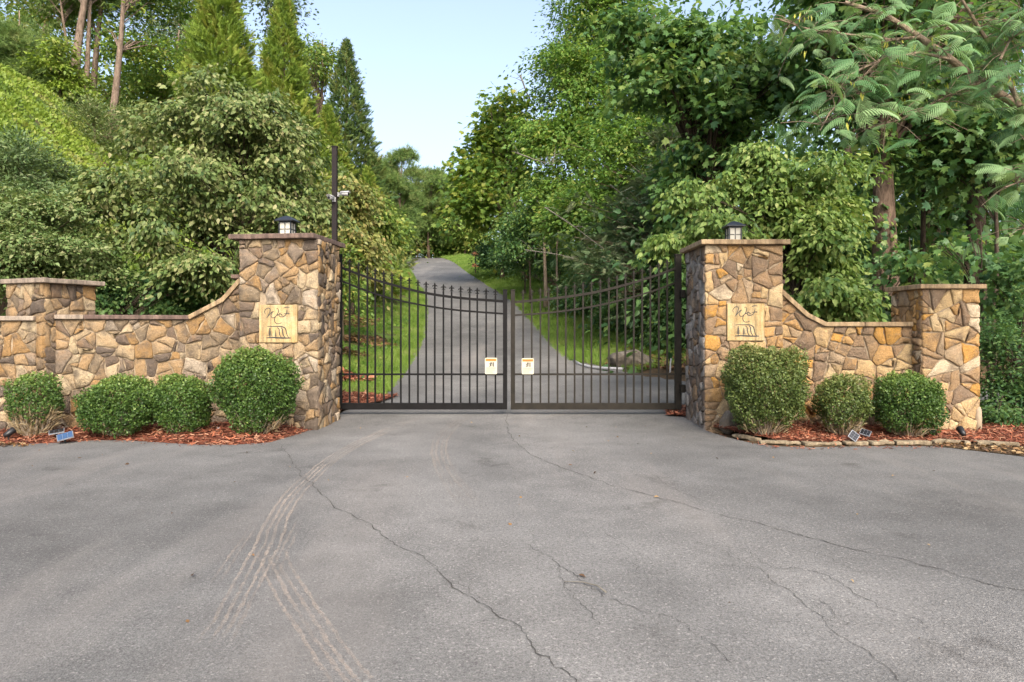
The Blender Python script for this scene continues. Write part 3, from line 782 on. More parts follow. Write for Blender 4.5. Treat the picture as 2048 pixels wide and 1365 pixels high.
def plaque(parent, x0, x1, z0, z1, worn):
    mb = MB(); mb.box(((x0+x1)/2, -.012, (z0+z1)/2), (x1-x0, .06, z1-z0)); pq = mb.build('plaque', PLAQUE, parent, bevel=.006)
    S = (x1-x0)/1095.0                               # drawing units: pixels of an enlarged plaque
    Q = lambda x, y: (x0+(x-130)*S, z1-(y-140)*S*(z1-z0)/(x1-x0))
    strokes = [[(320, 400), (290, 350), (315, 285), (370, 240), (425, 240), (455, 275), (440, 350), (400, 440), (355, 520)],
               [(355, 520), (430, 430), (500, 355), (560, 330)],
               [(560, 330), (505, 380), (480, 450), (500, 505), (550, 518), (605, 485), (655, 425), (690, 350), (690, 280), (660, 245), (630, 262)],
               [(690, 440), (640, 455), (600, 505), (580, 580), (600, 650), (650, 685), (715, 685), (790, 655)],
               [(655, 430), (700, 425), (745, 405), (790, 425), (805, 440), (780, 455)], [(745, 365), (715, 410), (712, 450), (745, 485), (800, 490), (860, 470), (905, 425), (930, 360), (945, 285)],
               [(840, 240), (900, 212), (960, 207), (1018, 215)], [(850, 405), (910, 395), (960, 385), (1005, 378)], [(1005, 378), (995, 400), (985, 415)]]
    mb = MB()
    for i, s in enumerate(strokes): ribbon(mb, [Q(*p) for p in catmull(s)], .0105, -.0425-.0004*i)
    mb.build('lettering', ETCH, pq)
    mb = MB()
    for i, s in enumerate([[(370, 770), (480, 765), (600, 768), (700, 765), (800, 775), (880, 815), (910, 880), (925, 960), (955, 1040), (1000, 1095)],
              [(660, 795), (710, 850), (715, 930), (735, 1020), (775, 1080)], [(760, 795), (810, 850), (815, 930), (835, 1020), (885, 1085)],
              [(345, 1098), (480, 1088), (620, 1090), (800, 1100), (940, 1102), (1060, 1100)]]):
        ribbon(mb, [Q(*p) for p in catmull(s)], .014 if i != 3 else .018, -.0425-.0004*i)
    def fir(cx, top, bot, hw, y):
        v, f = [], []; n = 6
        for k in range(n):
            a = top+(bot-top)*k/n*.88; b = top+(bot-top)*(k+1.35)/n*.86; w = hw*(.25+.75*(k+1)/n)
            i = len(v); v += [(*Q(cx, a),), (*Q(cx-w, b),), (*Q(cx-w*.35, b-(b-a)*.28),), (*Q(cx, b-(b-a)*.1),), (*Q(cx+w*.35, b-(b-a)*.28),), (*Q(cx+w, b),)]
            f.append(tuple(i+j for j in range(6)))
        mb.add([(p[0], y-.0003*(j//6), p[1]) for j, p in enumerate(v)], f)
        ribbon(mb, [Q(cx, bot-30), Q(cx, bot+50)], .008, y-.003, False)
    fir(445, 800, 1060, 95, -.0445)
    fir(612, 860, 1065, 72 if not worn else 40, -.0445)
    mb.build('emblem', ETCH, pq)
plaque(PR, .255, .725, 1.13, 1.60, False)
plaque(PL, .25, .745, 1.055, 1.535, True)

# low end pillars ----------------------------------------------------
EPR = pillar('low golden stone end pillar with tan cap, beside the dark hedge', (4.99, 8.28), 0.0, .655, .66, 1.765, 0.0, STONE_G, STONE_G, STONE_G, CAP_T, .80, (0, 0), .056, 0, 61)
EPR.name = 'wall_end_pillar'
_a = math.atan2(-.354, .935)
cl = Vector((-5.70, 8.30)); wq = .62
flq = cl-Vector((math.cos(_a), math.sin(_a)))*wq
EPL = pillar('low brown stone pillar with grey cap, between two runs of brown wall', (flq.x, flq.y), _a, wq, .68, 1.80, 0.04, STONE_B, STONE_B, STONE_B, CAP_G, .82, (0, 0), .058, 0, 81)
EPL.name = 'wall_end_pillar'

# walls ---------------------------------------------------------------
Lr = math.hypot(1.62, .42)
WR, tfR = wall('golden stone wall with tan swept coping running from gate pillar to low end pillar', (3.36, 8.90), (4.98, 8.48),
   [(0, 1.86), (.05, 1.815), (.44, 1.43), (.66, 1.31), (Lr, 1.31)], 0.0, STONE_G, CAP_T, .36, 101,
   [(.05, .44, CAP_T), (.44, .66, CAP_T), (.66, 1.12, CAP_T), (1.12, Lr-.01, CAP_T)])
Ll = math.hypot(2.10, .60)
WL, tfL = wall('brown stone wall with dark swept coping behind the twin boxwoods', (-5.64, 8.44), (-3.50, 9.02),
   [(0, 1.37), (1.52, 1.37), (1.93, 1.60), (2.16, 1.88), (Ll+.03, 1.90)], 0.03, STONE_B, CAP_B, .36, 121,
   [(0.0, .32, CAP_G), (.32, 1.52, CAP_B), (1.52, 1.93, CAP_T), (1.93, 2.16, CAP_T)])
WLL, _ = wall('brown stone wall with grey coping cut off by the picture edge', (-9.2, 8.05), (-5.79, 8.31),
   [(0, 1.34), (3.42, 1.34)], 0.04, STONE_B, CAP_G, .36, 141, [(1.0, 2.2, CAP_G), (2.2, 3.42, CAP_G)])
mb = MB(); mb.box((.09, .1, 1.885), (.17, .42, .05)); mb.build('cap_stone', CAP_B, WR, bevel=.006)
mb = MB(); mb.box((2.12, .14, 1.935), (.19, .42, .05)); mb.build('cap_stone', CAP_B, WL, bevel=.006)

# lanterns -------------------------------------------------------------
def lantern(label, x, y, z, rz):
    root = empty('pillar_lantern', (x, y, z), label, 'lantern', None, rz)
    h, w = .205, .155
    mb = MB(); mb.box((0, 0, .008), (.19, .19, .016)); mb.build('base', LAMPK, root, bevel=.003)
    frame = MB()
    for sx in (-1, 1):
        for sy in (-1, 1): frame.box((sx*w/2, sy*w/2, .016+h/2), (.016, .016, h))
    for zz in (.024, h+.008):
        for s in (-1, 1):
            frame.box((0, s*w/2, zz), (w-.016, .014, .016)); frame.box((s*w/2, 0, zz), (.014, w-.016, .016))
    for s in (-1, 1):
        frame.box((0, s*w/2, .016+h/2), (.008, .011, h-.032)); frame.box((s*w/2, 0, .016+h/2), (.011, .008, h-.032))
        for q in (-1, 1):
            frame.box((q*(w/4+.001), s*w/2, .016+h/2), (w/2-.022, .010, .008)); frame.box((s*w/2, q*(w/4+.001), .016+h/2), (.010, w/2-.022, .008))
    frame.build('frame', LAMPK, root)
    for s in (-1, 1):
        for q in (-1, 1):
            for k in (0, 1):
                zz = .016+h/2+(k-.5)*(h/2-.018)
                mb = MB(); mb.box((q*(w/4-.001), s*(w/2-.004), zz), (w/2-.012, .004, h/2-.018)); mb.build('pane', FROST, root)
                mb = MB(); mb.box((s*(w/2-.004), q*(w/4-.001), zz), (.004, w/2-.020, h/2-.018)); mb.build('pane', FROST, root)
    mb = MB(); a, b, c = .125, .115, .03; z0 = h+.018
    v = []
    for r, zz in ((a, z0), (a, z0+.014), (.065, z0+.055), (c, z0+.075), (.012, z0+.08)):
        v += [(-r, -r, zz), (r, -r, zz), (r, r, zz), (-r, r, zz)]
    f = [(3, 2, 1, 0), (16, 17, 18, 19)]
    for k in range(4):
        for i in range(4): f.append((k*4+i, k*4+(i+1) % 4, k*4+4+(i+1) % 4, k*4+4+i))
    mb.add(v, f); mb.build('roof', LAMPK, root)
    return root
lantern('dark lantern with cream panes on top of the golden gate pillar', 2.945, 9.08, 2.406, 0.0)
lantern('dark lantern with pale panes on top of the brown gate pillar', -3.0, 9.12, 2.484, math.radians(-6))

# ------------------------------------------------------------------ gate
GY = 9.9
def gx(px): return (px-CX)/F*GY
def gz(py): return EYE-(py-HY)/F*GY
def finial_mesh():
    mb = MB(); t = .008
    # spear leaf, two side scrolls, collar and lower scrolls: a fleur-de-lis, about 11 cm tall
    mb.prism([(0, .112), (-.012, .085), (-.013, .068), (-.005, .05), (.005, .05), (.013, .068), (.012, .085)], -t, t)
    for s in (-1, 1):
        mb.tube([(s*.004, 0, .048), (s*.012, 0, .062), (s*.024, 0, .068), (s*.033, 0, .060), (s*.033, 0, .050)], [.006, .007, .007, .006, .005], 6)
        mb.tube([(s*.004, 0, .034), (s*.013, 0, .024), (s*.022, 0, .020), (s*.026, 0, .028)], [.005, .006, .005, .004], 6)
    mb.box((0, 0, .043), (.026, .018, .012)); mb.tube([(0, 0, -.005), (0, 0, .05)], [.011, .007], 6)
    return mb.mesh('finial')
FIN = finial_mesh()
def gate(label, x_hinge, x_meet, mat, rail1, rail2, picks, sgn):
    z0 = .035
    root = empty('gate_leaf', ((x_hinge+x_meet)/2, GY, z0), label, 'gate', 'pair of driveway gate leaves')
    X = lambda x: x-(x_hinge+x_meet)/2
    Z = lambda z: z-z0
    sw = .088; 
    ztop = 2.345; zm = gz(581); zb0, zb1 = gz(819), gz(806.5)
    mb = MB(); mb.box((X(x_hinge)-sgn*0+sgn*sw/2, 0, Z((zb0+ztop)/2)), (sw, .09, ztop-zb0)); st = mb.build('hinge_stile', mat, root, bevel=.005)
    mb = MB(); mb.box((X(x_hinge)+sgn*sw/2, 0, Z(ztop)+.007), (sw+.02, .105, .014)); mb.build('stile_cap', mat, st, bevel=.003)
    mw = .062
    mb = MB(); mb.box((X(x_meet)-sgn*mw/2, 0, Z((zb0+zm)/2)), (mw, .07, zm-zb0)); st = mb.build('meeting_stile', mat, root, bevel=.004)
    mb = MB(); mb.box((X(x_meet)-sgn*mw/2, 0, Z(zm)+.005), (mw+.012, .08, .01)); mb.build('stile_cap', mat, st, bevel=.002)
    xa, xb = x_hinge+sgn*sw, x_meet-sgn*mw
    mb = MB(); mb.box((X((xa+xb)/2), 0, Z((zb0+zb1)/2)), (abs(xb-xa), .07, zb1-zb0)); mb.build('bottom_rail', mat, root, bevel=.004)
    zr = gz(749)
    mb = MB(); mb.box((X((xa+xb)/2), 0, Z(zr)), (abs(xb-xa), .034, .026)); mb.build('middle_rail', mat, root)
    def railz(tab, x): return float(np.interp(x, *zip(*sorted(tab))))
    for tab, h in ((rail1, .036), (rail2, .026)):
        mb = MB(); n = 28; v, f = [], []
        cs = catmull(sorted(tab), 8); xs_, zs_ = [c[0] for c in cs], [c[1] for c in cs]
        lo, hi = min(xa, xb), max(xa, xb)
        for i in range(n+1):
            x = lo+(hi-lo)*i/n; z = float(np.interp(x, xs_, zs_))
            v += [(X(x), -.02, Z(z)-h/2), (X(x), .02, Z(z)-h/2), (X(x), .02, Z(z)+h/2), (X(x), -.02, Z(z)+h/2)]
        for i in range(n):
            for k in range(4): f.append((i*4+k, i*4+(k+1) % 4, i*4+4+(k+1) % 4, i*4+4+k))
        f += [(0, 1, 2, 3), (n*4+3, n*4+2, n*4+1, n*4)]
        mb.add(v, f); mb.build('curved_rail', mat, root)
        if tab is rail1: r1 = (xs_, zs_)
    for x in picks:
        zt = float(np.interp(x, *r1))+.066
        mb = MB(); mb.box((X(x), 0, Z((zb1+zt)/2)), (.0235, .0235, zt-zb1)); p = mb.build('picket', mat, root)
        fo = link('finial', FIN, mat, p); fo.location = (X(x), 0, Z(zt))
    return root
FIN.materials.append(GATE_K)
FIN_B = FIN.copy(); FIN_B.materials.clear(); FIN_B.materials.append(GATE_B)
railL1 = [(gx(px), gz(py)) for px, py in ((672, 531.5), (684.5, 536.5), (735, 555), (784.7, 570), (851.5, 586.6), (921, 596.5), (1004.6, 603), (1015, 603.6))]
railL2 = [(gx(px), gz(py)) for px, py in ((672, 557), (684.5, 563), (735, 582.5), (785, 598), (851.5, 612), (921, 621.5), (1004.6, 627.8), (1015, 628.4))]
pL = [640+q/3.593 for q in (213, 278, 341, 397, 459, 517, 581, 642, 704, 763, 825, 887, 946, 1011, 1076, 1130, 1194, 1261)]
pR = [980+q/3.593 for q in (238, 300, 362, 422, 485, 545, 608, 669, 729, 793, 854, 913, 973, 1033, 1093, 1152, 1213, 1273)]
gate('black iron gate leaf with curved top rail hung beside the brown pillar', gx(671.5), gx(1014.5), GATE_K, railL1, railL2, [gx(p) for p in pL], 1)
railR1 = [(gx(px), gz(py)) for px, py in ((1362, 532.5), (1352, 536.5), (1310, 552), (1260, 567.5), (1190, 585), (1110, 597), (1030, 604.8), (1020, 605.4))]
railR2 = [(gx(px), gz(py)) for px, py in ((1362, 562), (1352, 565.5), (1310, 581), (1260, 596), (1190, 612.5), (1110, 624.5), (1030, 631), (1020, 631.5))]
FIN = FIN_B
gate('bronze toned iron gate leaf with curved top rail hung beside the golden pillar', gx(1362), gx(1021.5), GATE_B, railR1, railR2, [gx(p) for p in pR], -1)

def text_mesh(s, size):
    cu = bpy.data.curves.new('print', 'FONT'); cu.body = s; cu.size = size; cu.align_x = 'CENTER'; cu.align_y = 'CENTER'
    o = bpy.data.objects.new('print', cu); COL.objects.link(o)
    dg = bpy.context.evaluated_depsgraph_get(); me = bpy.data.meshes.new_from_object(o.evaluated_get(dg))
    bpy.data.objects.remove(o); 
    for v in me.vertices: v.co = (v.co.x, 0, v.co.y)
    return me
WARN = text_mesh('WARNING', .032)
def warning_sign(label, px0, px1, py0, py1):
    x0, x1, z1, z0 = gx(px0), gx(px1), gz(py0), gz(py1); w, h = x1-x0, z1-z0; r = .016
    y = GY-.018
    root = empty('warning_sign', ((x0+x1)/2, y, z0), label, 'sign', 'warning signs wired to the gate')
    poly = []
    for cx, cz, a0 in ((w/2-r, r, -90), (w/2-r, h-r, 0), (-w/2+r, h-r, 90), (-w/2+r, r, 180)):
        for k in range(4): a = math.radians(a0+30*k); poly.append((cx+r*math.cos(a), cz+r*math.sin(a)))
    mb = MB(); mb.prism(poly, -.004, 0); mb.build('board', SIGNW, root)
    mb = MB(); mb.box((0, -.006, h-.03), (w-.022, .003, .034)); hd = mb.build('header_band', SIGNO, root)
    t = link('header_lettering', WARN, BLACKP, hd); t.location = (0, -.0085, h-.03); t.scale = (.92, 1, 1)
    mb = MB(); c = h*.60                          # figure caught by a moving gate
    mb.box((.032, -.006, c), (.014, .003, .066)); mb.box((.012, -.006, c+.004), (.006, .003, .06))
    mb.tube([(-.002, -.006, c+.024), (-.002, -.0075, c+.024)], [.009, .009], 8)
    ribbon(mb, [(-.003, c+.014), (-.012, c-.006), (-.004, c-.028)], .015, -.0062, False)
    ribbon(mb, [(-.028, c+.012), (-.012, c+.004), (.008, c+.012)], .008, -.0066, False)
    ribbon(mb, [(-.028, c-.034), (-.012, c-.020), (.0, c-.026)], .008, -.0070, False)
    mb.build('pictogram', BLACKP, root)
    mb = MB()
    rg = random.Random(2)
    for k in range(7):
        z = h*.385-k*.0125; ww = w*(.80 if k < 2 else rg.uniform(.5, .74))
        mb.box((-(w*.8-ww)/2*(k > 1), -.0055, z), (ww, .0015, .0055 if k == 0 else .003))
    mb.build('fine_print', SIGNT, root)
warning_sign('white warning sign with orange header on the black gate leaf', 970, 994.3, 716, 748.5)
warning_sign('white warning sign with orange header on the bronze gate leaf', 1043.4, 1067.6, 716.8, 748.7)

# hinge posts, camera post, operator reflector --------------------------
def world_box(name, c, d, mat, parent=None, bevel=0): mb = MB(); mb.box(c, d); return mb.build(name, mat, parent, bevel=bevel)
CP = empty('camera_post', (-2.525, 9.72, 0.0), 'tall square dark metal post behind the brown gate pillar carrying two cameras', 'post')
world_box('post', (0, 0, 1.93), (.07, .07, 3.86), POSTM, CP, .004); world_box('post_cap', (0, 0, 3.868), (.086, .086, .016), POSTM, CP, .003)
world_box('reflector_sleeve', (.012, -.05, .285), (.07, .03, .17), YELLOW, CP, .006); world_box('reflector_rim', (.012, -.05, .377), (.072, .034, .012), WHITE, CP)
for k, zz in enumerate((1.02, .78, .62, .5)): world_box('band', (.0, -.0, zz), (.084, .084, .008), SILVER, CP)
def camera_unit(label, loc, rz, tilt):
    root = empty('security_camera', loc, label, 'camera', 'security cameras on the post', rz); root.scale = (.85, .85, .85)
    mb = MB()
    mb.tube([(0, .055, 0), (0, .0, 0), (0, -.06, -.004), (0, -.085, -.006)], [.024, .034, .034, .031], 12); mb.build('housing', WHITE, root, True)
    mb = MB(); mb.tube([(0, -.0851, -.006), (0, -.092, -.006)], [.026, .024], 12); mb.build('lens', LENS, root, True)
    mb = MB(); v = []
    for yy in (-.105, .05):
        for a in range(-4, 5): w = math.radians(a*18); v.append((math.sin(w)*.042, yy, math.cos(w)*.042))
    for yy in (-.105, .05):
        for a in range(-4, 5): w = math.radians(a*18); v.append((math.sin(w)*.045, yy, math.cos(w)*.045))
    f = []
    for a in range(8): f += [(a, a+1, a+10, a+9), (18+a, 27+a, 28+a, 19+a), (a, 18+a, 19+a, a+1), (9+a, 10+a, 28+a, 27+a)]
    f += [(0, 9, 27, 18), (8, 26, 35, 17)]; mb.add(v, f); mb.build('sun_shield', WHITE, root, True)
    mb = MB(); mb.tube([(0, .05, 0), (0, .085, -.01)], [.012, .012], 8); mb.box((0, .09, -.01), (.06, .012, .07)); mb.build('bracket', WHITE, root)
camera_unit('white security camera facing the road, low on the dark post', (-2.535, 9.72-.038-.098, 1.3+(655-399.5)/F*9.7), math.radians(-12), 0)
camera_unit('white security camera pointing sideways over the gate from the dark post', (-2.525+.038+.094, 9.70, 1.3+(655-388)/F*9.7), math.radians(78), 0)
HP = empty('hinge_post', (2.505, 9.70, 0.0), 'dark steel hinge post fixed to the inner side of the golden pillar', 'post')
world_box('post', (0, 0, 1.19), (.045, .06, 2.32), GATE_B, HP, .004)
for zz in (.42, 1.78): world_box('hinge', (-.055, .1, zz), (.07, .12, .11), GATE_B, HP, .006)
world_box('operator_arm', (-.02, .16, .63), (.10, .05, .03), GATE_B, HP)

# ------------------------------------------------------------------ beds, edging, mulch
wallfrontL = [(-9.2, 8.2), (-5.9, 8.5), (-5.6, 8.6), (-3.4, 9.15), (-2.48, 8.95)]
def dist_to(path):
    A = np.array(path[:-1], float); B = np.array(path[1:], float)
    def f(x, y):
        p = np.column_stack([np.ravel(x), np.ravel(y)])[:, None, :]; d = B-A
        t = np.clip(((p-A)*d).sum(-1)/(d*d).sum(-1), 0, 1); return np.sqrt(((p-(A+t[..., None]*d))**2).sum(-1)).min(1)
    return f
bedLpoly = [p for p in bedL[3:]]+[(-9, 7.45), (-9.2, 8.4), (-5.9, 8.6), (-3.4, 9.2), (-2.6, 8.9)]
dL = dist_to(bedL[3:]+[(-9, 7.45)])
zL = lambda x, y: -.006+.055*np.clip(dL(x, y)/.3, 0, 1)
bl = sheet('mulch_bed', bedLpoly, lambda x, y: zL(x, y)+.010*np.sin(x*7)*np.sin(y*9)*np.clip(dL(x, y)/.2, 0, 1), .16, MULCH); tag(bl, kind='structure')
edR = [PG(2048, 893), PG(1950, 888), PG(1869, 885.5), PG(1790, 885), PG(1700, 886), PG(1620, 886), PG(1550, 884), PG(1500, 876), PG(1455, 868), PG(1428, 862)]
bedRpoly = edR+[(2.6, 8.75), (3.4, 9.0), (4.98, 8.6), (5.7, 8.5), (7.5, 9.3), (9, 8.2), (7.6, 7.3)]
br_ = sheet('mulch_bed', bedRpoly, lambda x, y: .012+.05*np.clip(np.minimum((y-7.6)*1.3, .9), 0, 1)+.012*np.sin(x*7)*np.sin(y*9), .16, MULCH); tag(br_, kind='structure')
bmL = [(-2.58, 9.5), (-2.52, 10.35), (-2.15, 11.2), (-1.98, 11.9), (-2.6, 12.1), (-3.6, 11.9), (-3.6, 9.7)]
mi = sheet('mulch_bed', bmL, lambda x, y: G(x, y)+.03+.012*np.sin(x*9)*np.sin(y*8), .16, MULCH); tag(mi, kind='structure')
bmR = [(2.47, 9.62), (2.20, 9.75), (2.34, 10.3), (2.8, 10.75), (3.3, 10.3), (3.3, 9.6)]
mi2 = sheet('mulch_bed', bmR, lambda x, y: G(x, y)+.03+.012*np.sin(x*9)*np.sin(y*8), .16, MULCH); tag(mi2, kind='structure')

def scatter_poly(poly, n, rs):
    xs = [p[0] for p in poly]; ys = [p[1] for p in poly]
    x = rs.uniform(min(xs), max(xs), n*3); y = rs.uniform(min(ys), max(ys), n*3)
    m = pip(poly, x, y); return x[m][:n], y[m][:n]
def chips(name, label, poly, n, zf, mat, size, kind='blade', sx=1.0):
    rs = np.random.default_rng(hash(label) % 1000 if False else len(label)+n)
    x, y = scatter_poly(poly, n, rs); m = len(x)
    pos = np.column_stack([x, y, zf(x, y)+rs.uniform(.0, .022, m)])
    d = unit(np.column_stack([rs.normal(size=m), rs.normal(size=m), rs.normal(size=m)*.22]))
    nn = np.column_stack([rs.normal(size=m)*.5, rs.normal(size=m)*.5, np.ones(m)])
    o = leafmesh(name, kind, pos, d, nn, size*rs.uniform(.5, 1.5, m), rs.random(m), mat)
    return tag(o, label, None, None, 'stuff')
zR = lambda x, y: .012+.05*np.clip(np.minimum((y-7.6)*1.3, .9), 0, 1)
TPL['chip'] = (np.array([(-.13, 0, 0), (.13, .05, .02), (.10, 1, .0), (-.08, .95, .03), (0, .5, .09)], float), [(0, 1, 4), (1, 2, 4), (2, 3, 4), (3, 0, 4)])
chips('mulch_chips', 'red bark mulch chips in front of the brown wall', bedLpoly, 11000, zL, LM['chips'], .05, 'chip')
chips('mulch_chips', 'red bark mulch chips in front of the golden wall', bedRpoly, 12000, zR, LM['chips'], .05, 'chip')
chips('mulch_chips', 'red bark mulch chips inside the black gate leaf', bmL, 3500, lambda x, y: G(x, y)+.03, LM['chips'], .055, 'chip')
chips('mulch_chips', 'red bark mulch chips at the foot of the hinge post', bmR, 2200, lambda x, y: G(x, y)+.03, LM['chips'], .055, 'chip')

# stone edging along the golden wall's bed: each stone a thing
i = 0; rg = random.Random(77)
path = edR[::-1]
ED = []
acc = 0
def along(path, t):
    for a, b in zip(path[:-1], path[1:]):
        l = math.hypot(b[0]-a[0], b[1]-a[1])
        if t <= l: return (a[0]+(b[0]-a[0])*t/l, a[1]+(b[1]-a[1])*t/l, math.atan2(b[1]-a[1], b[0]-a[0]))
        t -= l
    return None
t = .32
EDGE = capmat('edging stone', (0.14, 0.10, 0.06), (0.22, 0.17, 0.105), (0.29, 0.235, 0.155))
edge_root = empty('bed_edging', (3.5, 7.55, 0), 'row of flat tan edging stones along the mulch below the golden wall', 'edging')
while True:
    l = rg.uniform(.26, .46); m_ = along(path, t+l/2)
    if m_ is None: break
    x, y, a = m_; hgt = rg.uniform(.012, .032)+(.03 if x > 5.0 else 0)
    k, s = math.cos(a), math.sin(a); w = rg.uniform(.07, .11)
    fp = [(-l/2+rg.uniform(.004, .03), -w/2), (l/2-rg.uniform(.004, .03), -w/2+rg.uniform(-.008, .008)), (l/2-.006, w/2), (-l/2+.006, w/2)]
    fp = [(x-3.5+px*k-py*s, y-.028-7.55+px*s+py*k) for px, py in fp]
    slab('edging_stone', fp, -.02, hgt, EDGE, edge_root, jit=.013, seed=rg.randint(0, 999), bevel=.012, seg=.07)
    t += l+.006
chips('leaf_litter', 'brown dry leaf litter between the edging stones and the asphalt', [PG(2048, 914), PG(1950, 902), PG(1869, 893), PG(1869, 888), PG(1950, 890), PG(2048, 896), (7, 6.9), (7, 6.3)], 900, lambda x, y: 0*x+.004, LM['litter'], .045, 'ovate')
dirt = sheet('dirt_strip', [PG(2048, 914), PG(1950, 902), PG(1862, 892.5), PG(1869, 887), PG(1950, 889), PG(2048, 894), (9, 7.3), (9, 6.05)], lambda x, y: 0*x+.006, .3, SOIL); tag(dirt, kind='structure')
chips('leaf_litter', 'brown leaf litter on the bank around the boulder inside the gate', [(2.3, 16.9), (3.1, 15.4), (3.9, 14.5), (7, 14.4), (7, 19), (3.2, 19.5)], 5000, G, LM['litter'], .11, 'ovate')
chips('leaf_litter', 'dry leaves at the mulch edge by the cut off wall', [(-6.2, 7.6), (-5.3, 7.55), (-5.3, 7.42), (-6.2, 7.4)], 160, lambda x, y: 0*x+.004, LM['litter'], .04, 'ovate')
spillL = [(x, y+.02) for x, y in bedL[3:]]+[(x+.02, y-.16) for x, y in bedL[3:]][::-1]
chips('mulch_spill', 'few mulch chips spilled on the asphalt below the brown wall', spillL, 420, lambda x, y: 0*x+.002, LM['chips'], .04, 'chip')
spillR = [(x, y-.02) for x, y in bedR[2:]]+[(x, y-.2) for x, y in bedR[2:]][::-1]
chips('mulch_spill', 'few mulch chips spilled on the asphalt below the golden wall', spillR, 260, lambda x, y: 0*x+.002, LM['chips'], .04, 'chip')
rs_ = np.random.default_rng(5)
# scattered leaves on the asphalt
chips('fallen_leaves', 'few dry leaves scattered over the grey asphalt', [(-8, 2.6), (8, 2.6), (5, 7.2), (2.5, 8.4), (2.3, 11), (-2, 11), (-2.5, 8.4), (-6, 7.2)], 90, lambda x, y: np.where(y < 9, 0, G(x, y))+.002, LM['litter'], .03, 'ovate')

# ------------------------------------------------------------------ cracks and tyre marks lying on the asphalt
def ground_ribbon(name, pix, w, mat, zoff, rg, jit=0.0, step=.06, fade=None, off=0.0, parent=drive, gaps=0.0):
    c = catmull([PG(*p) for p in pix], 10)
    pts = [c[0]]
    for a, b in zip(c[:-1], c[1:]):
        l = math.hypot(b[0]-a[0], b[1]-a[1]); k = max(1, int(l/step))
        for t in range(1, k+1): pts.append((a[0]+(b[0]-a[0])*t/k, a[1]+(b[1]-a[1])*t/k))
    v, f, fd = [], [], []; n = len(pts); wob = 0
    for i, p in enumerate(pts):
        a, b = pts[max(i-1, 0)], pts[min(i+1, n-1)]; tx, ty = b[0]-a[0], b[1]-a[1]; l = math.hypot(tx, ty) or 1
        wob = wob*.85+rg.uniform(-jit, jit)+(rg.uniform(-.004, .004) if fade else 0); o = off+wob
        ww = w*rg.uniform(.15, .95) if jit else w*rg.uniform(.6, 1.25)
        x, y = p[0]-ty/l*o, p[1]+tx/l*o
        for s in (-1, 1):
            vx, vy = x-ty/l*ww/2*s, y+tx/l*ww/2*s
            v.append((vx, vy, (0 if vy < 9 else g1(vx, vy))+zoff))
        t = i/(n-1); fa = fade(t) if fade else 1.0
        if fade: fa *= .35+.65*(.5+.5*math.sin(i*.21+off*90)*math.sin(i*.083+off*37))+rg.uniform(-.15, .15)
        fd += [max(0, fa)]*2
    for i in range(n-1):
        if gaps and math.sin(i*1.7+off*300)*.5+.5 < gaps*rg.uniform(.4, 1.4): continue
        f.append((2*i, 2*i+2, 2*i+3, 2*i+1))
    me = bpy.data.meshes.new(name); me.from_pydata(v, [], f); me.update()
    at = me.attributes.new('fade', 'FLOAT', 'POINT'); at.data.foreach_set('value', fd)
    return link(name, me, mat, parent)
rg = random.Random(9)
for pix, w in (([(565, 892), (590, 925), (607, 950), (625, 967), (655, 1000), (725, 1042), (790, 1085), (860, 1130), (935, 1195), (1020, 1245), (1097, 1309), (1153, 1350), (1200, 1390)], .011),
          ([(1012, 832), (1020, 865), (1050, 900), (1100, 930), (1200, 965), (1290, 990), (1400, 1018), (1560, 1058), (1660, 1085), (1800, 1120), (1960, 1163), (2060, 1185)], .013),
          ([(1060, 1090), (1100, 1118), (1150, 1150), (1210, 1190), (1290, 1225), (1350, 1240), (1400, 1275), (1460, 1330)], .007),
          ([(1300, 950), (1370, 985), (1455, 1015)], .006), ([(1270, 1130), (1280, 1150), (1330, 1148), (1345, 1135)], .006),
          ([(1500, 1105), (1550, 1132), (1620, 1140), (1680, 1170), (1760, 1215), (1850, 1250)], .008), ([(1520, 1160), (1580, 1185), (1650, 1215), (1700, 1250)], .007),
          ([(1115, 1135), (1125, 1165), (1160, 1200), (1200, 1250)], .006), ([(1390, 1085), (1440, 1105), (1500, 1130), (1560, 1170), (1620, 1235), (1700, 1290), (1780, 1365)], .006),
          ([(1200, 1060), (1260, 1100), (1300, 1120)], .005), ([(1620, 1105), (1700, 1140), (1760, 1150)], .005), ([(960, 1130), (930, 1160), (960, 1200)], .005)):
    ground_ribbon('crack', pix, w*.72, CRACK, .004, rg, jit=.018, step=.05)
tr1 = [(850, 838), (800, 851), (740, 877), (690, 903), (650, 930), (620, 957), (585, 992), (555, 1040), (535, 1090), (505, 1150), (470, 1220), (430, 1290)]
for o in (-.068, -.024, .02, .064): ground_ribbon('tyre_mark', tr1, .020, TRACK, .003, rg, off=o, fade=lambda t: .9*min(1, 6*t+.1)*(1 if t < .9 else (1-t)*10))
tr1b = [(560, 1040), (535, 1085), (515, 1120), (490, 1170)]
for o in (-.17, -.13, .11, .15): ground_ribbon('tyre_mark', tr1b, .016, TRACK, .003, rg, off=o, fade=lambda t: .6*math.sin(math.pi*t))
tr2 = [(535, 1090), (555, 1140), (585, 1195), (620, 1250), (660, 1310), (705, 1370)]
for o in (-.06, -.016, .028, .072): ground_ribbon('tyre_mark', tr2, .019, TRACK, .0035, rg, off=o, fade=lambda t: .7*min(1, 5*t))
tr3 = [(960, 828), (915, 850), (890, 875), (884, 905), (900, 945), (930, 985), (960, 1020)]
for o in (-.11, -.06, 0.0, .05): ground_ribbon('tyre_mark', tr3, .03, TRACK, .003, rg, off=o, fade=lambda t: .5*math.sin(math.pi*t))
tr4 = [(1090, 845), (1130, 833), (1190, 822), (1260, 812)]
for o in (-.3, -.2, 0, .1, .3): ground_ribbon('tyre_mark', tr4, .045, TRACK, .003, rg, off=o, fade=lambda t: .45*math.sin(math.pi*t))
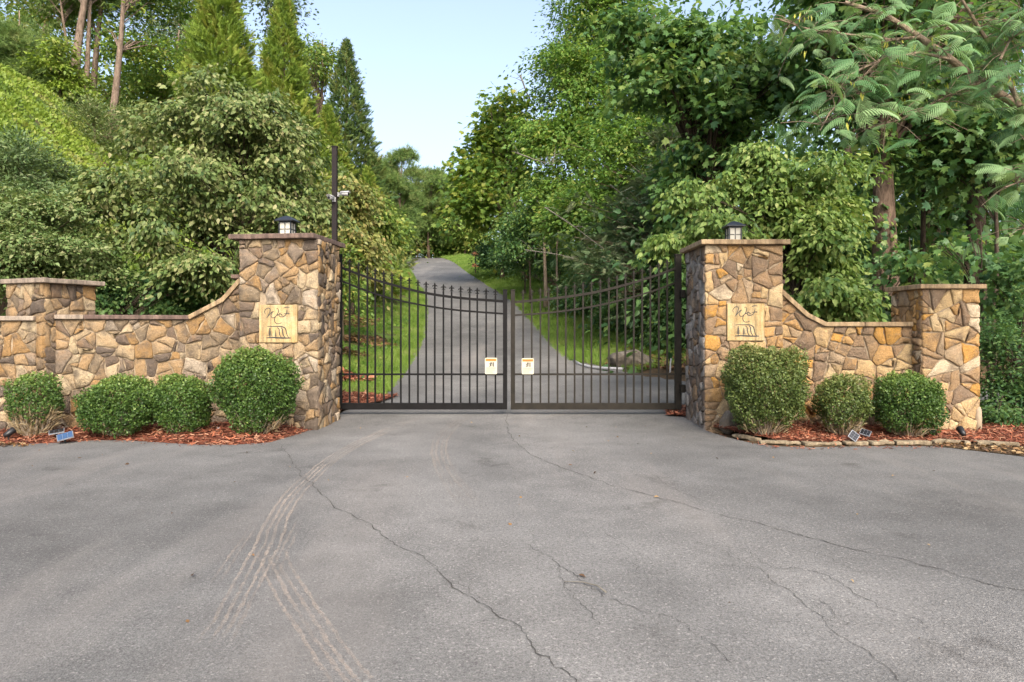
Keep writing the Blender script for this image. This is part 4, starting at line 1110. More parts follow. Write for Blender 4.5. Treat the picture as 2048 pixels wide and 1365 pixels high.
mb = MB(); tp = [PG(1128, 1167), PG(1165, 1169), PG(1195, 1178), PG(1212, 1193)]
mb.tube([(x-tp[0][0], y-tp[0][1], .008+.004*i) for i, (x, y) in enumerate(tp)], [.002, .003, .004, .0045], 6)
o = mb.build('fallen_twig', DEAD, None, True); o.location = (*tp[0], 0); tag(o, 'pale curved twig lying on the grey asphalt', 'twig')

# ------------------------------------------------------------------ boxwoods
def boxwood(label, px, py0, py1, wpx, Y, mat, n, size, bare, seed, squash=1.0, zb=.03):
    rs = np.random.default_rng(seed); k = Y/F
    x = (px-CX)*k; top = EYE-(py0-HY)*k; rx = wpx/2*k*.95; h = (top-zb)*.98
    root = empty('boxwood_shrub', (x, Y, zb), label, 'shrub', 'clipped boxwoods along the stone walls')
    # crown points: on a lumpy shell, thinner towards the foot
    m = n
    u = unit(rs.normal(size=(m, 3)))
    t = (u[:, 2]+1)/2
    ue = u/np.maximum(1e-6, (np.abs(u)**2.7).sum(1, keepdims=True))**(1/2.7)      # a little squared off
    wob = 1+.10*np.sin(u[:, 0]*4+seed*2.1)*np.sin(u[:, 2]*3+seed)+.06*np.sin(u[:, 2]*6+u[:, 1]*5+seed)+.045*np.sin(u[:, 0]*13+u[:, 2]*11+seed*2)+.03*np.sin(u[:, 0]*23-u[:, 2]*19+seed)
    shoot = rs.random(m) > .985
    r = (1-.34*rs.random(m)**1.5)*wob*np.where(shoot, rs.uniform(1.0, 1.12, m), 1)
    foot = 1-bare*np.clip((.42-t)/.42, 0, 1)
    pos = np.column_stack([ue[:, 0]*rx*r*foot*.97, ue[:, 1]*rx*r*foot*squash*.97, h*(.53+.47*ue[:, 2]*r)])
    patch = np.sin(u[:, 0]*6+seed*3)*np.sin(u[:, 2]*7-seed)+.5*np.sin(u[:, 0]*15+u[:, 2]*12)
    keep = rs.random(m) < np.clip(t*3.4+.35-bare*.55, .06, 1)*np.where(patch > .75, .45, 1)
    pos, uu = pos[keep], u[keep]; m = len(pos)
    d = uu*.3+rs.normal(size=(m, 3))*1.0; d[:, 2] += .1
    nn = uu*.8+rs.normal(size=(m, 3))*.9; nn[:, 2] += .3
    cl = .5+.5*np.sin(pos[:, 0]*16+seed)*np.sin(pos[:, 2]*15+pos[:, 1]*9)
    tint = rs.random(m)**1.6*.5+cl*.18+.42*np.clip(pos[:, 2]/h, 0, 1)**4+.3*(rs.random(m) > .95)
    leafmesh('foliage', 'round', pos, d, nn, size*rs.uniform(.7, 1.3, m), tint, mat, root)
    # stems fan from the foot
    ns = int(60+160*bare); a = rs.uniform(0, 6.283, ns); rr = rs.random(ns)**.6
    p0 = np.column_stack([np.cos(a)*.10*rr, np.sin(a)*.10*rr, np.zeros(ns)])
    e = np.column_stack([np.cos(a)*rx*rr*.85, np.sin(a)*rx*rr*.85*squash, h*(.22+.3*rs.random(ns))])
    mb = MB()
    for i in range(ns):
        mid = p0[i]*.5+e[i]*.5; mid[:2] *= 1.12
        mb.tube([p0[i], mid, e[i]], [.005, .0035, .0015], 4, False)
    mb.build('stems', TWIG, root)
    # straw coloured bare twigs near the foot
    ns = int(150+1500*bare**1.5); a = rs.uniform(0, 6.283, ns); rr = .35+.6*rs.random(ns)
    pos = np.column_stack([np.cos(a)*rx*rr*.9, np.sin(a)*rx*rr*.9*squash, h*(.02+.30*rs.random(ns)*(.5+bare))])
    pos[:, :2] *= (1-.45*np.clip(.3-pos[:, 2:3]/h, 0, 1)/.3)
    d = np.column_stack([np.cos(a)*.7, np.sin(a)*.7, rs.uniform(.3, 1.3, ns)])+rs.normal(size=(ns, 3))*.25
    leafmesh('twigs', 'blade', pos, d, rs.normal(size=(ns, 3)), rs.uniform(.05, .12, ns), rs.random(ns), LM['straw'], root)
    return root
boxwood('shaggy boxwood with long bare straw stems beside the blue solar panels', 70, 745, 880, 104, 7.95, LM['box'], 8000, .024, .9, 1)
boxwood('wide low boxwood joined to its round twin before the brown wall', 240, 756, 876, 150, 8.05, LM['box'], 20000, .024, .03, 2, .85)
boxwood('round low boxwood joined to its wide twin, nearer the brown pillar', 364, 752, 872, 116, 8.12, LM['box'], 16000, .024, .05, 3, .9)
boxwood('big upright boxwood in front of the brown gate pillar and its wall', 514, 699, 872, 162, 8.1, LM['box'], 29000, .024, .12, 4, .8)
boxwood('largest round boxwood below the plaque of the golden gate pillar', 1531, 687, 868, 172, 8.05, LM['box_o'], 31000, .024, .2, 5, .85)
boxwood('smallest boxwood with straw foot, middle of three by the golden wall', 1684, 750, 868, 106, 8.05, LM['box_o'], 12500, .023, .4, 6)
boxwood('round boxwood in front of the low golden end pillar', 1816, 747, 870, 138, 7.95, LM['box'], 18000, .024, .2, 7, .9)

# ------------------------------------------------------------------ solar lights and small things in the beds
def solar(label, px, py, zc, w, h, rz, tilt, roll, cellm, legs=True):
    Y = (EYE-zc)*F/(py-HY); x = (px-CX)/F*Y
    root = empty('solar_panel', (x, Y, 0.03), label, 'solar panel', 'solar panels standing in the mulch')
    from mathutils import Matrix
    R = Matrix.Rotation(roll, 3, 'Z') @ Matrix.Rotation(tilt, 3, 'X') @ Matrix.Rotation(rz, 3, 'Z')
    pz = zc-.03
    def pt(a, b, c): v = R @ Vector((a, b, c)); return (v.x, v.y, v.z+pz)
    def plate(x0, x1, y0, y1, z0, z1):
        mb = MB(); v = [pt(a, b, c) for c in (z0, z1) for a, b in ((x0, y0), (x1, y0), (x1, y1), (x0, y1))]
        mb.add(v, [(3, 2, 1, 0), (4, 5, 6, 7), (0, 1, 5, 4), (1, 2, 6, 5), (2, 3, 7, 6), (3, 0, 4, 7)]); return mb
    b = plate(-w/2, w/2, -h/2, h/2, -.012, 0).build('panel', SILVER, root)
    for i in range(3):
        for j in range(2):
            cw, ch = (w-.010)/3, (h-.010)/2
            plate(-w/2+.005+i*cw+.0012, -w/2+.005+(i+1)*cw-.0012, -h/2+.005+j*ch+.0012, -h/2+.005+(j+1)*ch-.0012, .0005, .002).build('cell', cellm, b)
    mb = MB(); mb.tube([(0, 0, -.06), (0, 0, pz*.6), (pt(0, 0, -.012))], [.012, .012, .01], 6); mb.build('stake', BLACKP, root)
    return root
solar('solar panel with dark cells, the rear of a pair by the shaggy boxwood', 113, 862.5, .115, .15, .13, math.radians(32), math.radians(14), 0, CELL_D)
solar('solar panel with blue sky sheen painted into its cells, the front of a pair by the shaggy boxwood', 130, 872, .085, .16, .14, math.radians(34), math.radians(26), 0, CELL_B)
solar('dark solar panel standing on its corner by the smallest boxwood', 1708, 872, .085, .105, .10, math.radians(45), math.radians(62), math.radians(6), CELL_D)
solar('dark solar panel lying flatter behind the one on its corner', 1731, 865, .10, .11, .10, math.radians(-28), math.radians(32), math.radians(-10), CELL_D)
def spot(label, px, py, rz):
    x, Y = PG(px, py, .03)
    root = empty('garden_spotlight', (x, Y, .03), label, 'spotlight', 'black spotlights in the mulch', rz)
    mb = MB(); mb.tube([(0, .045, .045), (0, .0, .07), (0, -.05, .105), (0, -.055, .108)], [.022, .034, .04, .036], 10); mb.build('head', BLACKP, root, True)
    mb = MB(); mb.tube([(0, -.0555, .1085), (0, -.057, .1095)], [.033, .033], 10); mb.build('lens', LENS, root)
    mb = MB(); mb.tube([(0, 0, -.05), (0, 0, .06)], [.008, .008], 6); mb.box((0, 0, .05), (.02, .03, .04)); mb.build('stake', BLACKP, root)
spot('small black spotlight at the foot of the round boxwood by the low end pillar', 1864, 875, math.radians(200))
spot('small black spotlight in front of the low golden end pillar base', 1924, 877, math.radians(175))
spot('small black spotlight beside the shaggy boxwood by the cut off wall', 17, 880, math.radians(150))
def rock(name, label, cat, loc, dims, mat, seed, sub=2, jit=.18):
    bm = bmesh.new(); bmesh.ops.create_icosphere(bm, subdivisions=sub, radius=.5); rg = random.Random(seed)
    ax = [Vector((rg.gauss(0, 1), rg.gauss(0, 1), rg.gauss(0, 1))).normalized() for _ in range(12)]; cut = [rg.uniform(.3, .46) for _ in ax]
    for v in bm.verts:
        for a, c in zip(ax, cut):
            e = v.co.dot(a)-c
            if e > 0: v.co -= a*e*.9
        v.co *= 1+rg.uniform(-jit, jit)*.15
        v.co = Vector((v.co.x*dims[0], v.co.y*dims[1], v.co.z*dims[2]))
    me = bpy.data.meshes.new(name); bm.to_mesh(me); bm.free()
    o = link(name, me, mat); o.location = loc; return tag(o, label, cat)
x, Y = PG(437, 862, .03); rock('white_stone', 'small white stone in the mulch beside the big upright boxwood', 'stone', (x, Y, .05), (.07, .06, .05), WHITE, 3)
x, Y = PG(1452, 848, .1); rock('rubble_stone', 'mossy wedge stone leaning on the foot of the golden gate pillar', 'stone', (2.72, 8.52, .13), (.30, .16, .36), BOULDER, 8)
mb = MB(); mb.tube([(0, 0, -.1), (0, 0, .17), (.003, 0, .26), (.006, 0, .30)], [.043, .042, .036, .018], 9)
o = mb.build('wooden_stake', WOODP, None, True); x, Y = PG(1997, 872, .04); o.location = (x, Y+.35, .04); tag(o, 'short tan wooden stake in the mulch by the dark hedge', 'stake')
# boulder, kerb and marker inside the gate
bb = P(1262, 742, 16.0); rock('boulder', 'long flat grey boulder on the bank inside the bronze gate leaf', 'boulder', (bb.x, 16.3, g1(bb.x, 16.3)+.10), (1.25, .8, .62), BOULDER, 14, 3)
mb = MB(); kp = [P(1148, 727, 18.0), P(1160, 733, 17.2), P(1180, 741, 16.5), P(1210, 746, 16.0), P(1245, 749, 15.6)]
kp = [(p.x, p.y, g1(p.x, p.y)+.05) for p in kp]
mb.tube([Vector(p)-Vector(kp[0])-Vector((0,0,.03)) for p in kp], .035, 8); o = mb.build('painted_kerb', WHITE, None, True); o.location = kp[0]; tag(o, 'short white kerb curving at the edge of the inner driveway', 'kerb')
mp_ = P(1340, 745, 14.9); mb = MB(); mb.tube([(0, 0, -.1), (.01, 0, .14), (.02, 0, .25)], [.018, .018, .016], 6)
o = mb.build('marker_stake', WHITE, None); o.location = (mp_.x, 14.9, g1(mp_.x, 14.9)); tag(o, 'thin white marker stake behind the hinge side of the bronze gate', 'stake')
# little wooden signs far up the drive
sp_ = P(951, 520, 52.0); sz_ = g1(sp_.x, 52.0)
sg = empty('trail_sign', (sp_.x, 52.0, sz_), 'brown oval wooden sign over an orange board far up the drive', 'sign')
mb = MB(); mb.box((0, .05, .8), (.09, .07, 1.9)); mb.build('post', BARK_D, sg)
zo = EYE+(655-508.5)/F*52-sz_; mb = MB(); mb.prism([(math.cos(a*math.pi/10)*.28, zo+math.sin(a*math.pi/10)*.19) for a in range(20)], -.03, .01); ov = mb.build('oval_board', SIGNBR, sg)
mb = MB(); mb.prism([(math.cos(a*math.pi/10)*.2, zo+math.sin(a*math.pi/10)*.11) for a in range(20)], -.036, -.031); mb.build('face', SIGNRD, ov)
zo = EYE+(655-531)/F*52-sz_; mb = MB(); mb.box((0, -.01, zo), (.54, .04, .24)); mb.build('lower_board', SIGNRD, sg, bevel=.01)

# ------------------------------------------------------------------ grass and ground cover
def grass(name, label, x, y, size, mat, rs, kind='blade', tint=None, dz=.0, up=1.0):
    m = len(x); z = G(x, y)-.02+dz
    d = np.column_stack([rs.normal(size=m)*.45, rs.normal(size=m)*.45, np.ones(m)*up])
    nn = np.column_stack([rs.normal(size=m), rs.normal(size=m)-.8, rs.normal(size=m)*.3])
    o = leafmesh(name, kind, np.column_stack([x, y, z]), d, nn, size*rs.uniform(.6, 1.3, m), rs.random(m)*.5+.25+.22*np.sin(x*2.3+y*.9)*np.sin(y*1.7-x) if tint is None else tint, mat)
    return tag(o, label, None, None, 'stuff')
rs = np.random.default_rng(21)
TPL['gtuft'] = _tuft(5, .055, .55)
n = 60000; y = 11.8+(rs.random(n)**1.7)*66; s = rs.random(n)**1.3*7.0
x = roadx(y)-HW-s+.03+rs.uniform(-.02, .14, n)*(s < .3); m = (rs.random(n) < np.clip(1.25-.11*s, .1, 1)) & ~(pip(bmL, x, y)) & ~((y > 40) & pip(outline, x, y)) & ((np.sin(x*1.9+y)*np.sin(y*1.3-x)+.4*np.sin(x*5.1-y*3.7) < .35) | (s < .7))
x, y, s = x[m], y[m], s[m]
grass('grass', 'green lawn bank beside the drive inside the black gate leaf', x, y, .085+.0022*y, LM['grass'], rs, 'gtuft')
for k, (cx_, cy_, rx_, ry_) in enumerate(((-3.6, 13.6, .75, .55), (-4.9, 17.2, 1.1, .9), (-4.3, 20.5, .7, 1.1), (-6.3, 15.0, 1.2, .9), (-5.6, 24, 1.0, 1.4))):
    pl_ = [(cx_+rx_*math.cos(a*.5)*(1+.25*math.sin(a*1.7+k)), cy_+ry_*math.sin(a*.5)*(1+.25*math.sin(a*2.3+k))) for a in range(13)]
    chips('leaf_litter', ('red brown mulch patch low on the lawn bank', 'brown leaf patch midway along the lawn bank', 'small brown leaf patch higher on the lawn bank', 'brown leaf patch under the low leafy shrub', 'brown leaf patch below the autumn dogwood')[k], pl_, 900, lambda x, y: G(x, y)+.05, LM['litter' if k else 'chips'], .10, 'ovate')
nw = 9000; yw = 12.5+rs.random(nw)*16; sw_ = .5+rs.random(nw)**.8*6; xw = roadx(yw)-HW-sw_
mw_ = (np.sin(xw*2.9+yw*1.3)*np.sin(yw*2.1-xw*1.1) > .12) & ~pip(bmL, xw, yw)
grass('weeds', 'dark broad leaved weeds in clumps over the lawn bank', xw[mw_], yw[mw_], .11, LM['maple'], rs, 'ovate', None, .04, .4)
n = 45000; y = 15.4+(rs.random(n)**1.5)*64; s = rs.random(n)*3.0
x = roadx(y)+HW+s-.03-rs.uniform(-.02, .14, n)*(s < .3); m = ~pip(outline, x+.14, y) & ~((y < 17.5) & (rs.random(n) < .75))
grass('grass', 'bright green grass verge along the far edge of the drive', x[m], y[m], .085+.0022*y[m], LM['grass'], rs, 'gtuft')
n = 110000; y = rs.uniform(15, 42, n); s = rs.uniform(3.5, 17.5, n); x = roadx(y)-HW-s
m = (x < -4.5-.0*y) & (x > -.80*y-2)
x, y = x[m], y[m]
tn = .32+.2*np.sin(x*.9)*np.sin(y*.7)+.2*np.sin(x*3.1+y)*np.sin(y*2.7-x)+rs.random(len(x))*.45
m = np.sin(x*1.7+y*1.1)*np.sin(y*1.9-x*.7)+rs.random(len(x))*.9 < 1.05; x, y, tn = x[m], y[m], tn[m]
grass('ground_cover', 'bright yellow green ground cover on the steep bank', x, y, .13, LM['cover'], rs, 'diamond', tn, .05, .5)

# ------------------------------------------------------------------ trees, left bank
tree('dogwood_tree', 'large dull green dogwood with drooping leaves behind the brown wall', 'tree', (-5.0, 12.6),
     [LB(448, 172, 66, 50, 12.6, .8), LB(500, 225, 80, 60, 12.7, .9), LB(400, 265, 150, 75, 12.6, 1.1), LB(560, 290, 85, 95, 12.8, 1.0), LB(330, 400, 130, 75, 12.0, 1.1), LB(470, 370, 160, 100, 12.6, 1.3), LB(580, 420, 75, 110, 12.8, .9), LB(400, 480, 170, 50, 11.8, .9), LB(540, 500, 90, 60, 12.4, .9), LB(270, 450, 90, 45, 11.6, .7), LB(380, 535, 90, 30, 11.4, .6), LB(490, 560, 60, 30, 11.6, .5)],
     'ovate', LM['dogwood'], 1800, 24, .15, .092, .34, .9, .65, .10, BARK_D, nb=110, seed=1, top=(-5.0, 12.6, 4.6), shell=.35)
tree('viburnum_shrub', 'layered viburnum with pale green tips above the cut off wall', 'shrub', (-8.1, 11.4),
     [LB(90, 430, 130, 55, 11.4, .9), LB(60, 490, 140, 70, 11.0, .9), LB(180, 500, 80, 60, 11.2, .8), LB(-60, 470, 120, 90, 11.4, 1.0)],
     'ovate', LM['viburnum'], 1700, 22, .12, .065, .2, .25, 1.1, .05, BARK_D, nb=60, seed=2, shell=.3)
tree('laurel_shrub', 'dark narrow leaved shrub on the bank above the viburnum', 'shrub', (-9.9, 14.6),
     [LB(50, 330, 80, 60, 14.4, .9), LB(120, 350, 60, 50, 14.6, .8), LB(-40, 330, 80, 70, 14.6, .9), LB(150, 400, 60, 40, 14.2, .7)],
     'lance', LM['laurel'], 650, 22, .16, .12, .7, -.1, .6, .05, BARK_D, nb=60, seed=3, shell=.3)
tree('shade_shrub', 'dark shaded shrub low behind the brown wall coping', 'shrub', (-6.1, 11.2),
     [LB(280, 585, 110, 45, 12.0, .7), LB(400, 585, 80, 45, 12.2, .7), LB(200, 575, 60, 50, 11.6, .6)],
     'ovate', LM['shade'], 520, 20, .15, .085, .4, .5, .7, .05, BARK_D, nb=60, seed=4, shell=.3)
tree('wispy_shrub', 'wispy brownish shrub halfway up the bright bank', 'shrub', (-14.6, 24.0),
     [LB(205, 250, 62, 45, 24, 1.1), LB(180, 225, 45, 30, 24, .8), LB(235, 265, 40, 38, 24, .7)],
     'lance', LM['viburnum'], 500, 16, .2, .11, .8, -.5, .4, .05, BARK_P, nb=90, seed=5, shell=.3)

def cedar(label, base, top, r0, mat, n, size, seed, zr=None, sparse=1.0):
    rs = np.random.default_rng(seed); bz = g1(*base); root = empty('cedar_tree', (*base, bz), label, 'tree')
    H = top[2]-bz; t = rs.random(n)**1.25*.97; lean = np.array([top[0]-base[0], top[1]-base[1], 0])
    a = rs.uniform(0, 6.283, n)
    band = 1+.16*np.sin(t*H*4.2+a*2)+.10*np.sin(a*5+t*9)
    R = r0*(1-t)**.95*band+.015
    rr = R*(.35+.65*rs.random(n)**.6)
    out = np.column_stack([np.cos(a), np.sin(a), np.zeros(n)])
    pos = out*rr[:, None]+lean*t[:, None]; pos[:, 2] = .3+t*(H-.3)
    d = out*(.9-.45*t)[:, None]+rs.normal(size=(n, 3))*.5; d[:, 2] += .4+.5*t
    nn = out*.6+rs.normal(size=(n, 3))*.5
    cl = .5+.5*np.sin(a*3+t*H*3)
    leafmesh('crown', 'spray', pos, d, nn, size*(1-.68*t**2)*rs.uniform(.7, 1.25, n), cl*.4+rs.random(n)*.6, mat, root)
    mb = MB(); mb.tube([(0, 0, -.2), tuple(lean*.5+np.array([0, 0, H*.5])), tuple(lean*.98+np.array([0, 0, H*.97]))], [r0*.09, r0*.055, .02], 8); mb.build('trunk', BARK_R, root, True)
    mb = MB()
    for k in range(46):
        tt = rs.random()*.85+.05; aa = rs.uniform(0, 6.28); L = r0*(1-tt)**.8*.8; o = lean*tt+np.array([0, 0, .3+tt*(H-.3)])
        mb.tube([o, o+np.array([math.cos(aa)*L*.5, math.sin(aa)*L*.5, L*.12]), o+np.array([math.cos(aa)*L, math.sin(aa)*L, L*.4])], [.03, .02, .008], 4, False)
    mb.build('branches', BARK_R, root)
    return root
p = P(440, -150, 22); cedar('tallest feathery yellow green cedar rising out of the picture', (p.x, 22), p, 1.95, LM['cedar'], 11000, .40, 1)
p = P(568, -45, 25.5); cedar('feathery yellow green cedar with its tip just out of the picture', (p.x-.1, 25.5), p, 2.1, LM['cedar'], 10500, .40, 2)
p = P(693, 68, 33); cedar('slender spire shaped cedar against the open sky', (p.x, 33), p, 2.6, LM['cedar_d'], 8500, .46, 3)
p = P(655, 205, 31); cedar('small cedar spire tucked beside the slender cedar', (p.x+.3, 31), p, 1.7, LM['cedar'], 3800, .55, 4)
p = P(632, 190, 37); cedar('far dark cedar half hidden behind the small cedar spire', (p.x, 37), p, 1.8, LM['cedar_d'], 3000, .6, 5)
p = P(735, 330, 30); cedar('short bright cedar at the foot of the slender cedar', (p.x-.2, 30), p, 1.5, LM['cedar'], 3000, .5, 6)

# hilltop wood: trunks one can tell apart, each its own tree
def pole_tree(label, b_px, t_px, Y, r, lobes, leaf, mat, ncl, lpc, clr, size, bark, seed, flat=.5, nb=30, name='forest_tree', **kw):
    pb, pt = P(*b_px, Y), P(*t_px, Y)
    return tree(name, label, 'tree', (pb.x, Y), lobes, leaf, mat, ncl, lpc, clr, size, flat, kw.get('droop', .3), kw.get('up', .7), r, bark, top=(pt.x, Y, pt.z), nb=nb, seed=seed, tbase=.45, shell=.3)
pole_tree('reddish pine trunk, thickest of the cluster on the hilltop', (146, 205), (180, -160), 27, .20, [LB(150, -70, 130, 70, 29, 2), LB(260, -20, 90, 50, 29, 1.6)], 'tuft', LM['pine'], 300, 12, .5, .3, BARK_H, 11)
pole_tree('slim reddish trunk leaning beside the thickest hilltop pine', (168, 195), (194, -140), 27.4, .12, [LB(200, -60, 100, 60, 30, 2)], 'ovate', LM['oak'], 160, 16, .5, .17, BARK_H, 12)
pole_tree('grey trunk behind the hilltop pine cluster', (184, 200), (212, -120), 29, .15, [LB(240, 70, 60, 45, 33, 1.8), LB(190, -50, 110, 50, 33, 2)], 'ovate', LM['oak'], 260, 16, .5, .17, BARK_H, 13)
pole_tree('pale patchy trunk standing apart beside the dogwood top', (222, 235), (256, -120), 26.5, .16, [LB(275, 20, 60, 40, 27.5, 1.2), LB(215, 100, 40, 26, 28.5, 1.0), LB(300, 110, 60, 45, 29, 1.5), LB(330, -30, 90, 60, 29, 1.6)], 'ovate', LM['tulip_y'], 340, 16, .36, .15, BARK_H, 14)
pole_tree('thin forked tree at the left of the hilltop pines', (150, 200), (112, -80), 28.3, .08, [LB(100, -20, 80, 60, 30.5, 1.6)], 'ovate', LM['oak'], 170, 16, .45, .16, BARK_H, 15)
tree('pine_sapling', 'soft pale green young pine at the top of the bank', 'tree', (-19.6, 27), [LB(40, 60, 60, 50, 27, 1.4), LB(50, 120, 75, 55, 27, 1.4), LB(10, 150, 60, 40, 27, 1.3), LB(90, 140, 50, 40, 27, 1.1)], 'tuft', LM['pine'], 700, 13, .33, .26, .45, .0, .6, .09, BARK_P, nb=60, seed=16, shell=.2)
tree('understory_tree', 'bright lime leaved branch tree under the hilltop pines', 'tree', (-17.2, 26), [LB(130, 130, 45, 22, 26, .8), LB(160, 165, 40, 14, 26, .7), LB(115, 100, 35, 22, 26, .8)], 'ovate', LM['cover'], 170, 16, .28, .15, .3, .3, .9, .05, BARK_D, nb=30, seed=17, shell=.2)
for i, (px, py, rx, rz, Y, mt, lab) in enumerate((
    (60, 0, 140, 110, 36, 'oak', 'leafy oak closing the top corner above the young pine'),
    (330, 130, 85, 80, 34, 'tulip_y', 'broad yellowing tree between the pale trunk and the tallest cedar'),
    (300, 200, 70, 50, 31, 'oak', 'low green tree behind the pale patchy trunk'),
    (370, 20, 80, 90, 38, 'hemlock', 'dull bare twigged tree behind the tallest cedar'),
    (530, 60, 60, 120, 36, 'hemlock', 'grey green tree between the two feathery cedars'),
    (625, 150, 48, 85, 34, 'oak', 'oak with open crown against the sky between two cedars'),
    (210, 190, 120, 60, 40, 'oak', 'dense green tree behind the hilltop trunks'),
    (20, 170, 70, 60, 33, 'shade', 'dark tree low behind the young pine'))):
    zc = P(px, py, Y)
    tree('hill_tree', lab, 'tree', (zc.x, Y), [LB(px, py, rx, rz, Y, 2.2), LB(px-rx*.5, py+rz*.4, rx*.6, rz*.5, Y, 1.8), LB(px+rx*.4, py-rz*.4, rx*.6, rz*.6, Y, 1.8)], 'ovate', LM[mt], 250, 18, .42, .17, .5, .4, .7, .16, BARK_H, nb=36, seed=30+i, shell=.25)

# beside the drive, left
tree('autumn_dogwood', 'yellow brown autumn dogwood behind the camera post', 'tree', (-4.9, 19.5),
     [LB(692, 400, 62, 52, 19.5, 1.1), LB(722, 465, 62, 50, 19.2, 1.1), LB(685, 480, 55, 65, 19.0, 1.0), LB(708, 530, 42, 32, 18.6, .8)], 'ovate', LM['autumn'], 620, 22, .24, .13, .4, .9, .6, .09, BARK_P, nb=80, seed=51, shell=.3)
tree('autumn_dogwood', 'darker olive dogwood reaching a twig over the drive', 'tree', (-5.9, 25.0),
     [LB(742, 438, 52, 42, 25, 1.2), LB(722, 500, 38, 28, 25, 1.0), LB(778, 445, 26, 20, 25.5, .7), LB(758, 504, 22, 8, 24.5, .5)], 'ovate', LM['oak'], 480, 20, .26, .14, .35, .6, .7, .09, BARK_D, nb=80, seed=52, shell=.3)
tree('verge_shrub', 'low leafy shrub at the gate end of the lawn bank', 'shrub', (-4.4, 15.0),
     [LB(700, 590, 26, 50, 15.5, .6), LB(690, 540, 30, 40, 15.5, .6)], 'ovate', LM['oak'], 150, 18, .16, .09, .5, .5, .6, .03, BARK_P, nb=30, seed=53, shell=.2)
for i, (px, top, Y, lab, mt) in enumerate(((800, 292, 70, 'open crowned pine with bare reddish trunk beyond the bend', 'pine'), (857, 322, 78, 'second open pine with thin trunk at the end of the drive', 'pine'), (765, 300, 74, 'dark pine half hidden by the slender cedar', 'pine'), (893, 340, 90, 'small far pine in the gap above the drive', 'pine'))):
    pole = P(px, 470, Y); k = Y/F
    tree('pine_tree', lab, 'tree', (pole.x, Y), [LB(px, top+22, 28, 14, Y, 1.6), LB(px+22, top+38, 32, 12, Y, 1.6), LB(px-20, top+55, 30, 14, Y, 1.6), LB(px+10, top+80, 40, 18, Y, 1.8), LB(px-10, top+110, 38, 20, Y, 1.8), LB(px+4, top+145, 34, 20, Y, 1.8)], 'tuft', LM[mt], 300, 16, .55, .5, .4, -.1, .6, .16, BARK_R, top=(P(px, top+12, Y).x, Y, P(px, top+12, Y).z), nb=40, seed=60+i, shell=.2)
for i, (px, py, rx, rz, Y, mt, lab) in enumerate((
    (850, 440, 60, 40, 84, 'oak', 'mixed green thicket at the bend of the drive'),
    (905, 470, 50, 35, 82, 'maple', 'bright green thicket where the drive disappears'),
    (780, 430, 60, 60, 80, 'autumn', 'yellowing thicket behind the olive dogwood'),
    (930, 420, 50, 60, 80, 'oak', 'green thicket left of the far woodland edge'),
    (700, 440, 80, 80, 70, 'oak', 'green thicket showing behind the autumn dogwood'),
    (835, 385, 52, 50, 96, 'oak', 'rounded far tree between the open pines'),
    (890, 395, 40, 48, 94, 'tulip_y', 'yellowish far tree closing the gap beside the sycamore'),
    (770, 370, 50, 55, 92, 'pine', 'far green tree behind the short bright cedar'))):
    c_ = P(px, py, Y)
    tree('thicket', lab, 'thicket', (c_.x, Y), [LB(px, py, rx, rz, Y, 3), LB(px-rx*.6, py+rz*.5, rx*.7, rz*.7, Y, 3), LB(px+rx*.6, py+rz*.6, rx*.7, rz*.7, Y, 3)], 'ovate', LM[mt], 420, 16, .7, .36, .5, .4, .7, .12, BARK_P, nb=26, seed=70+i, shell=.2)

# ------------------------------------------------------------------ trees, right wood
tree('sycamore_tree', 'rounded sycamore with yellowing top beside the open sky', 'tree', (.9, 43),
     [LB(985, 260, 50, 65, 43, 2), LB(960, 330, 62, 60, 43, 2.2), LB(1000, 400, 80, 70, 43, 2.2), LB(945, 420, 38, 55, 42, 1.6), LB(1020, 300, 50, 80, 44, 2)], 'lobed', LM['tulip_y'], 620, 16, .55, .33, .5, .7, .6, .2, BARK_P, nb=60, seed=81, shell=.3)
tree('maple_tree', 'tall fine leaved maple forming the edge of the sky', 'tree', (5.2, 33),
     [LB(1150, 170, 70, 120, 33, 2.2), LB(1210, 60, 90, 110, 34, 2.4), LB(1130, 330, 80, 90, 32, 2.2), LB(1230, 230, 100, 120, 32, 2.2), LB(1190, -60, 80, 80, 34, 2.2), LB(1090, 260, 45, 50, 33, 1.5)], 'ovate', LM['maple'], 2100, 20, .40, .19, .4, .5, .7, .22, BARK_R, nb=110, seed=82, shell=.3)
tree('maple_tree', 'lower spreading maple in front of the tall maple', 'tree', (6.0, 26),
     [LB(1290, 300, 100, 90, 26, 2), LB(1200, 400, 110, 70, 26, 2), LB(1320, 180, 70, 90, 26, 2), LB(1125, 420, 60, 38, 27, 1.4)], 'ovate', LM['maple'], 1500, 20, .34, .155, .35, .4, .8, .15, BARK_R, nb=100, seed=83, shell=.3)
tree('oak_tree', 'dark oak edge showing behind the tall maple against the sky', 'tree', (4.6, 42),
     [LB(1120, 110, 46, 55, 42, 1.8), LB(1090, 190, 30, 30, 42, 1.4), LB(1150, 30, 40, 45, 42, 1.8), LB(1095, 260, 35, 40, 42, 1.5)], 'ovate', LM['shade'], 420, 16, .45, .2, .6, .4, .5, .18, BARK_D, nb=60, seed=84, shell=.2)
tree('tulip_tree', 'big leaved tulip tree branch hanging before the maples', 'tree', (6.4, 17.5),
     [LB(1330, 170, 80, 60, 17, 1.2), LB(1420, 90, 120, 90, 17, 1.6), LB(1300, 60, 90, 60, 17.5, 1.3), LB(1450, 260, 110, 80, 17.5, 1.5), LB(1380, 350, 60, 110, 18, 1.1), LB(1560, 120, 110, 100, 17.5, 1.5)], 'lobed', LM['tulip'], 1000, 16, .30, .165, .45, .75, .6, .2, BARK_D, nb=100, seed=85, shell=.3)
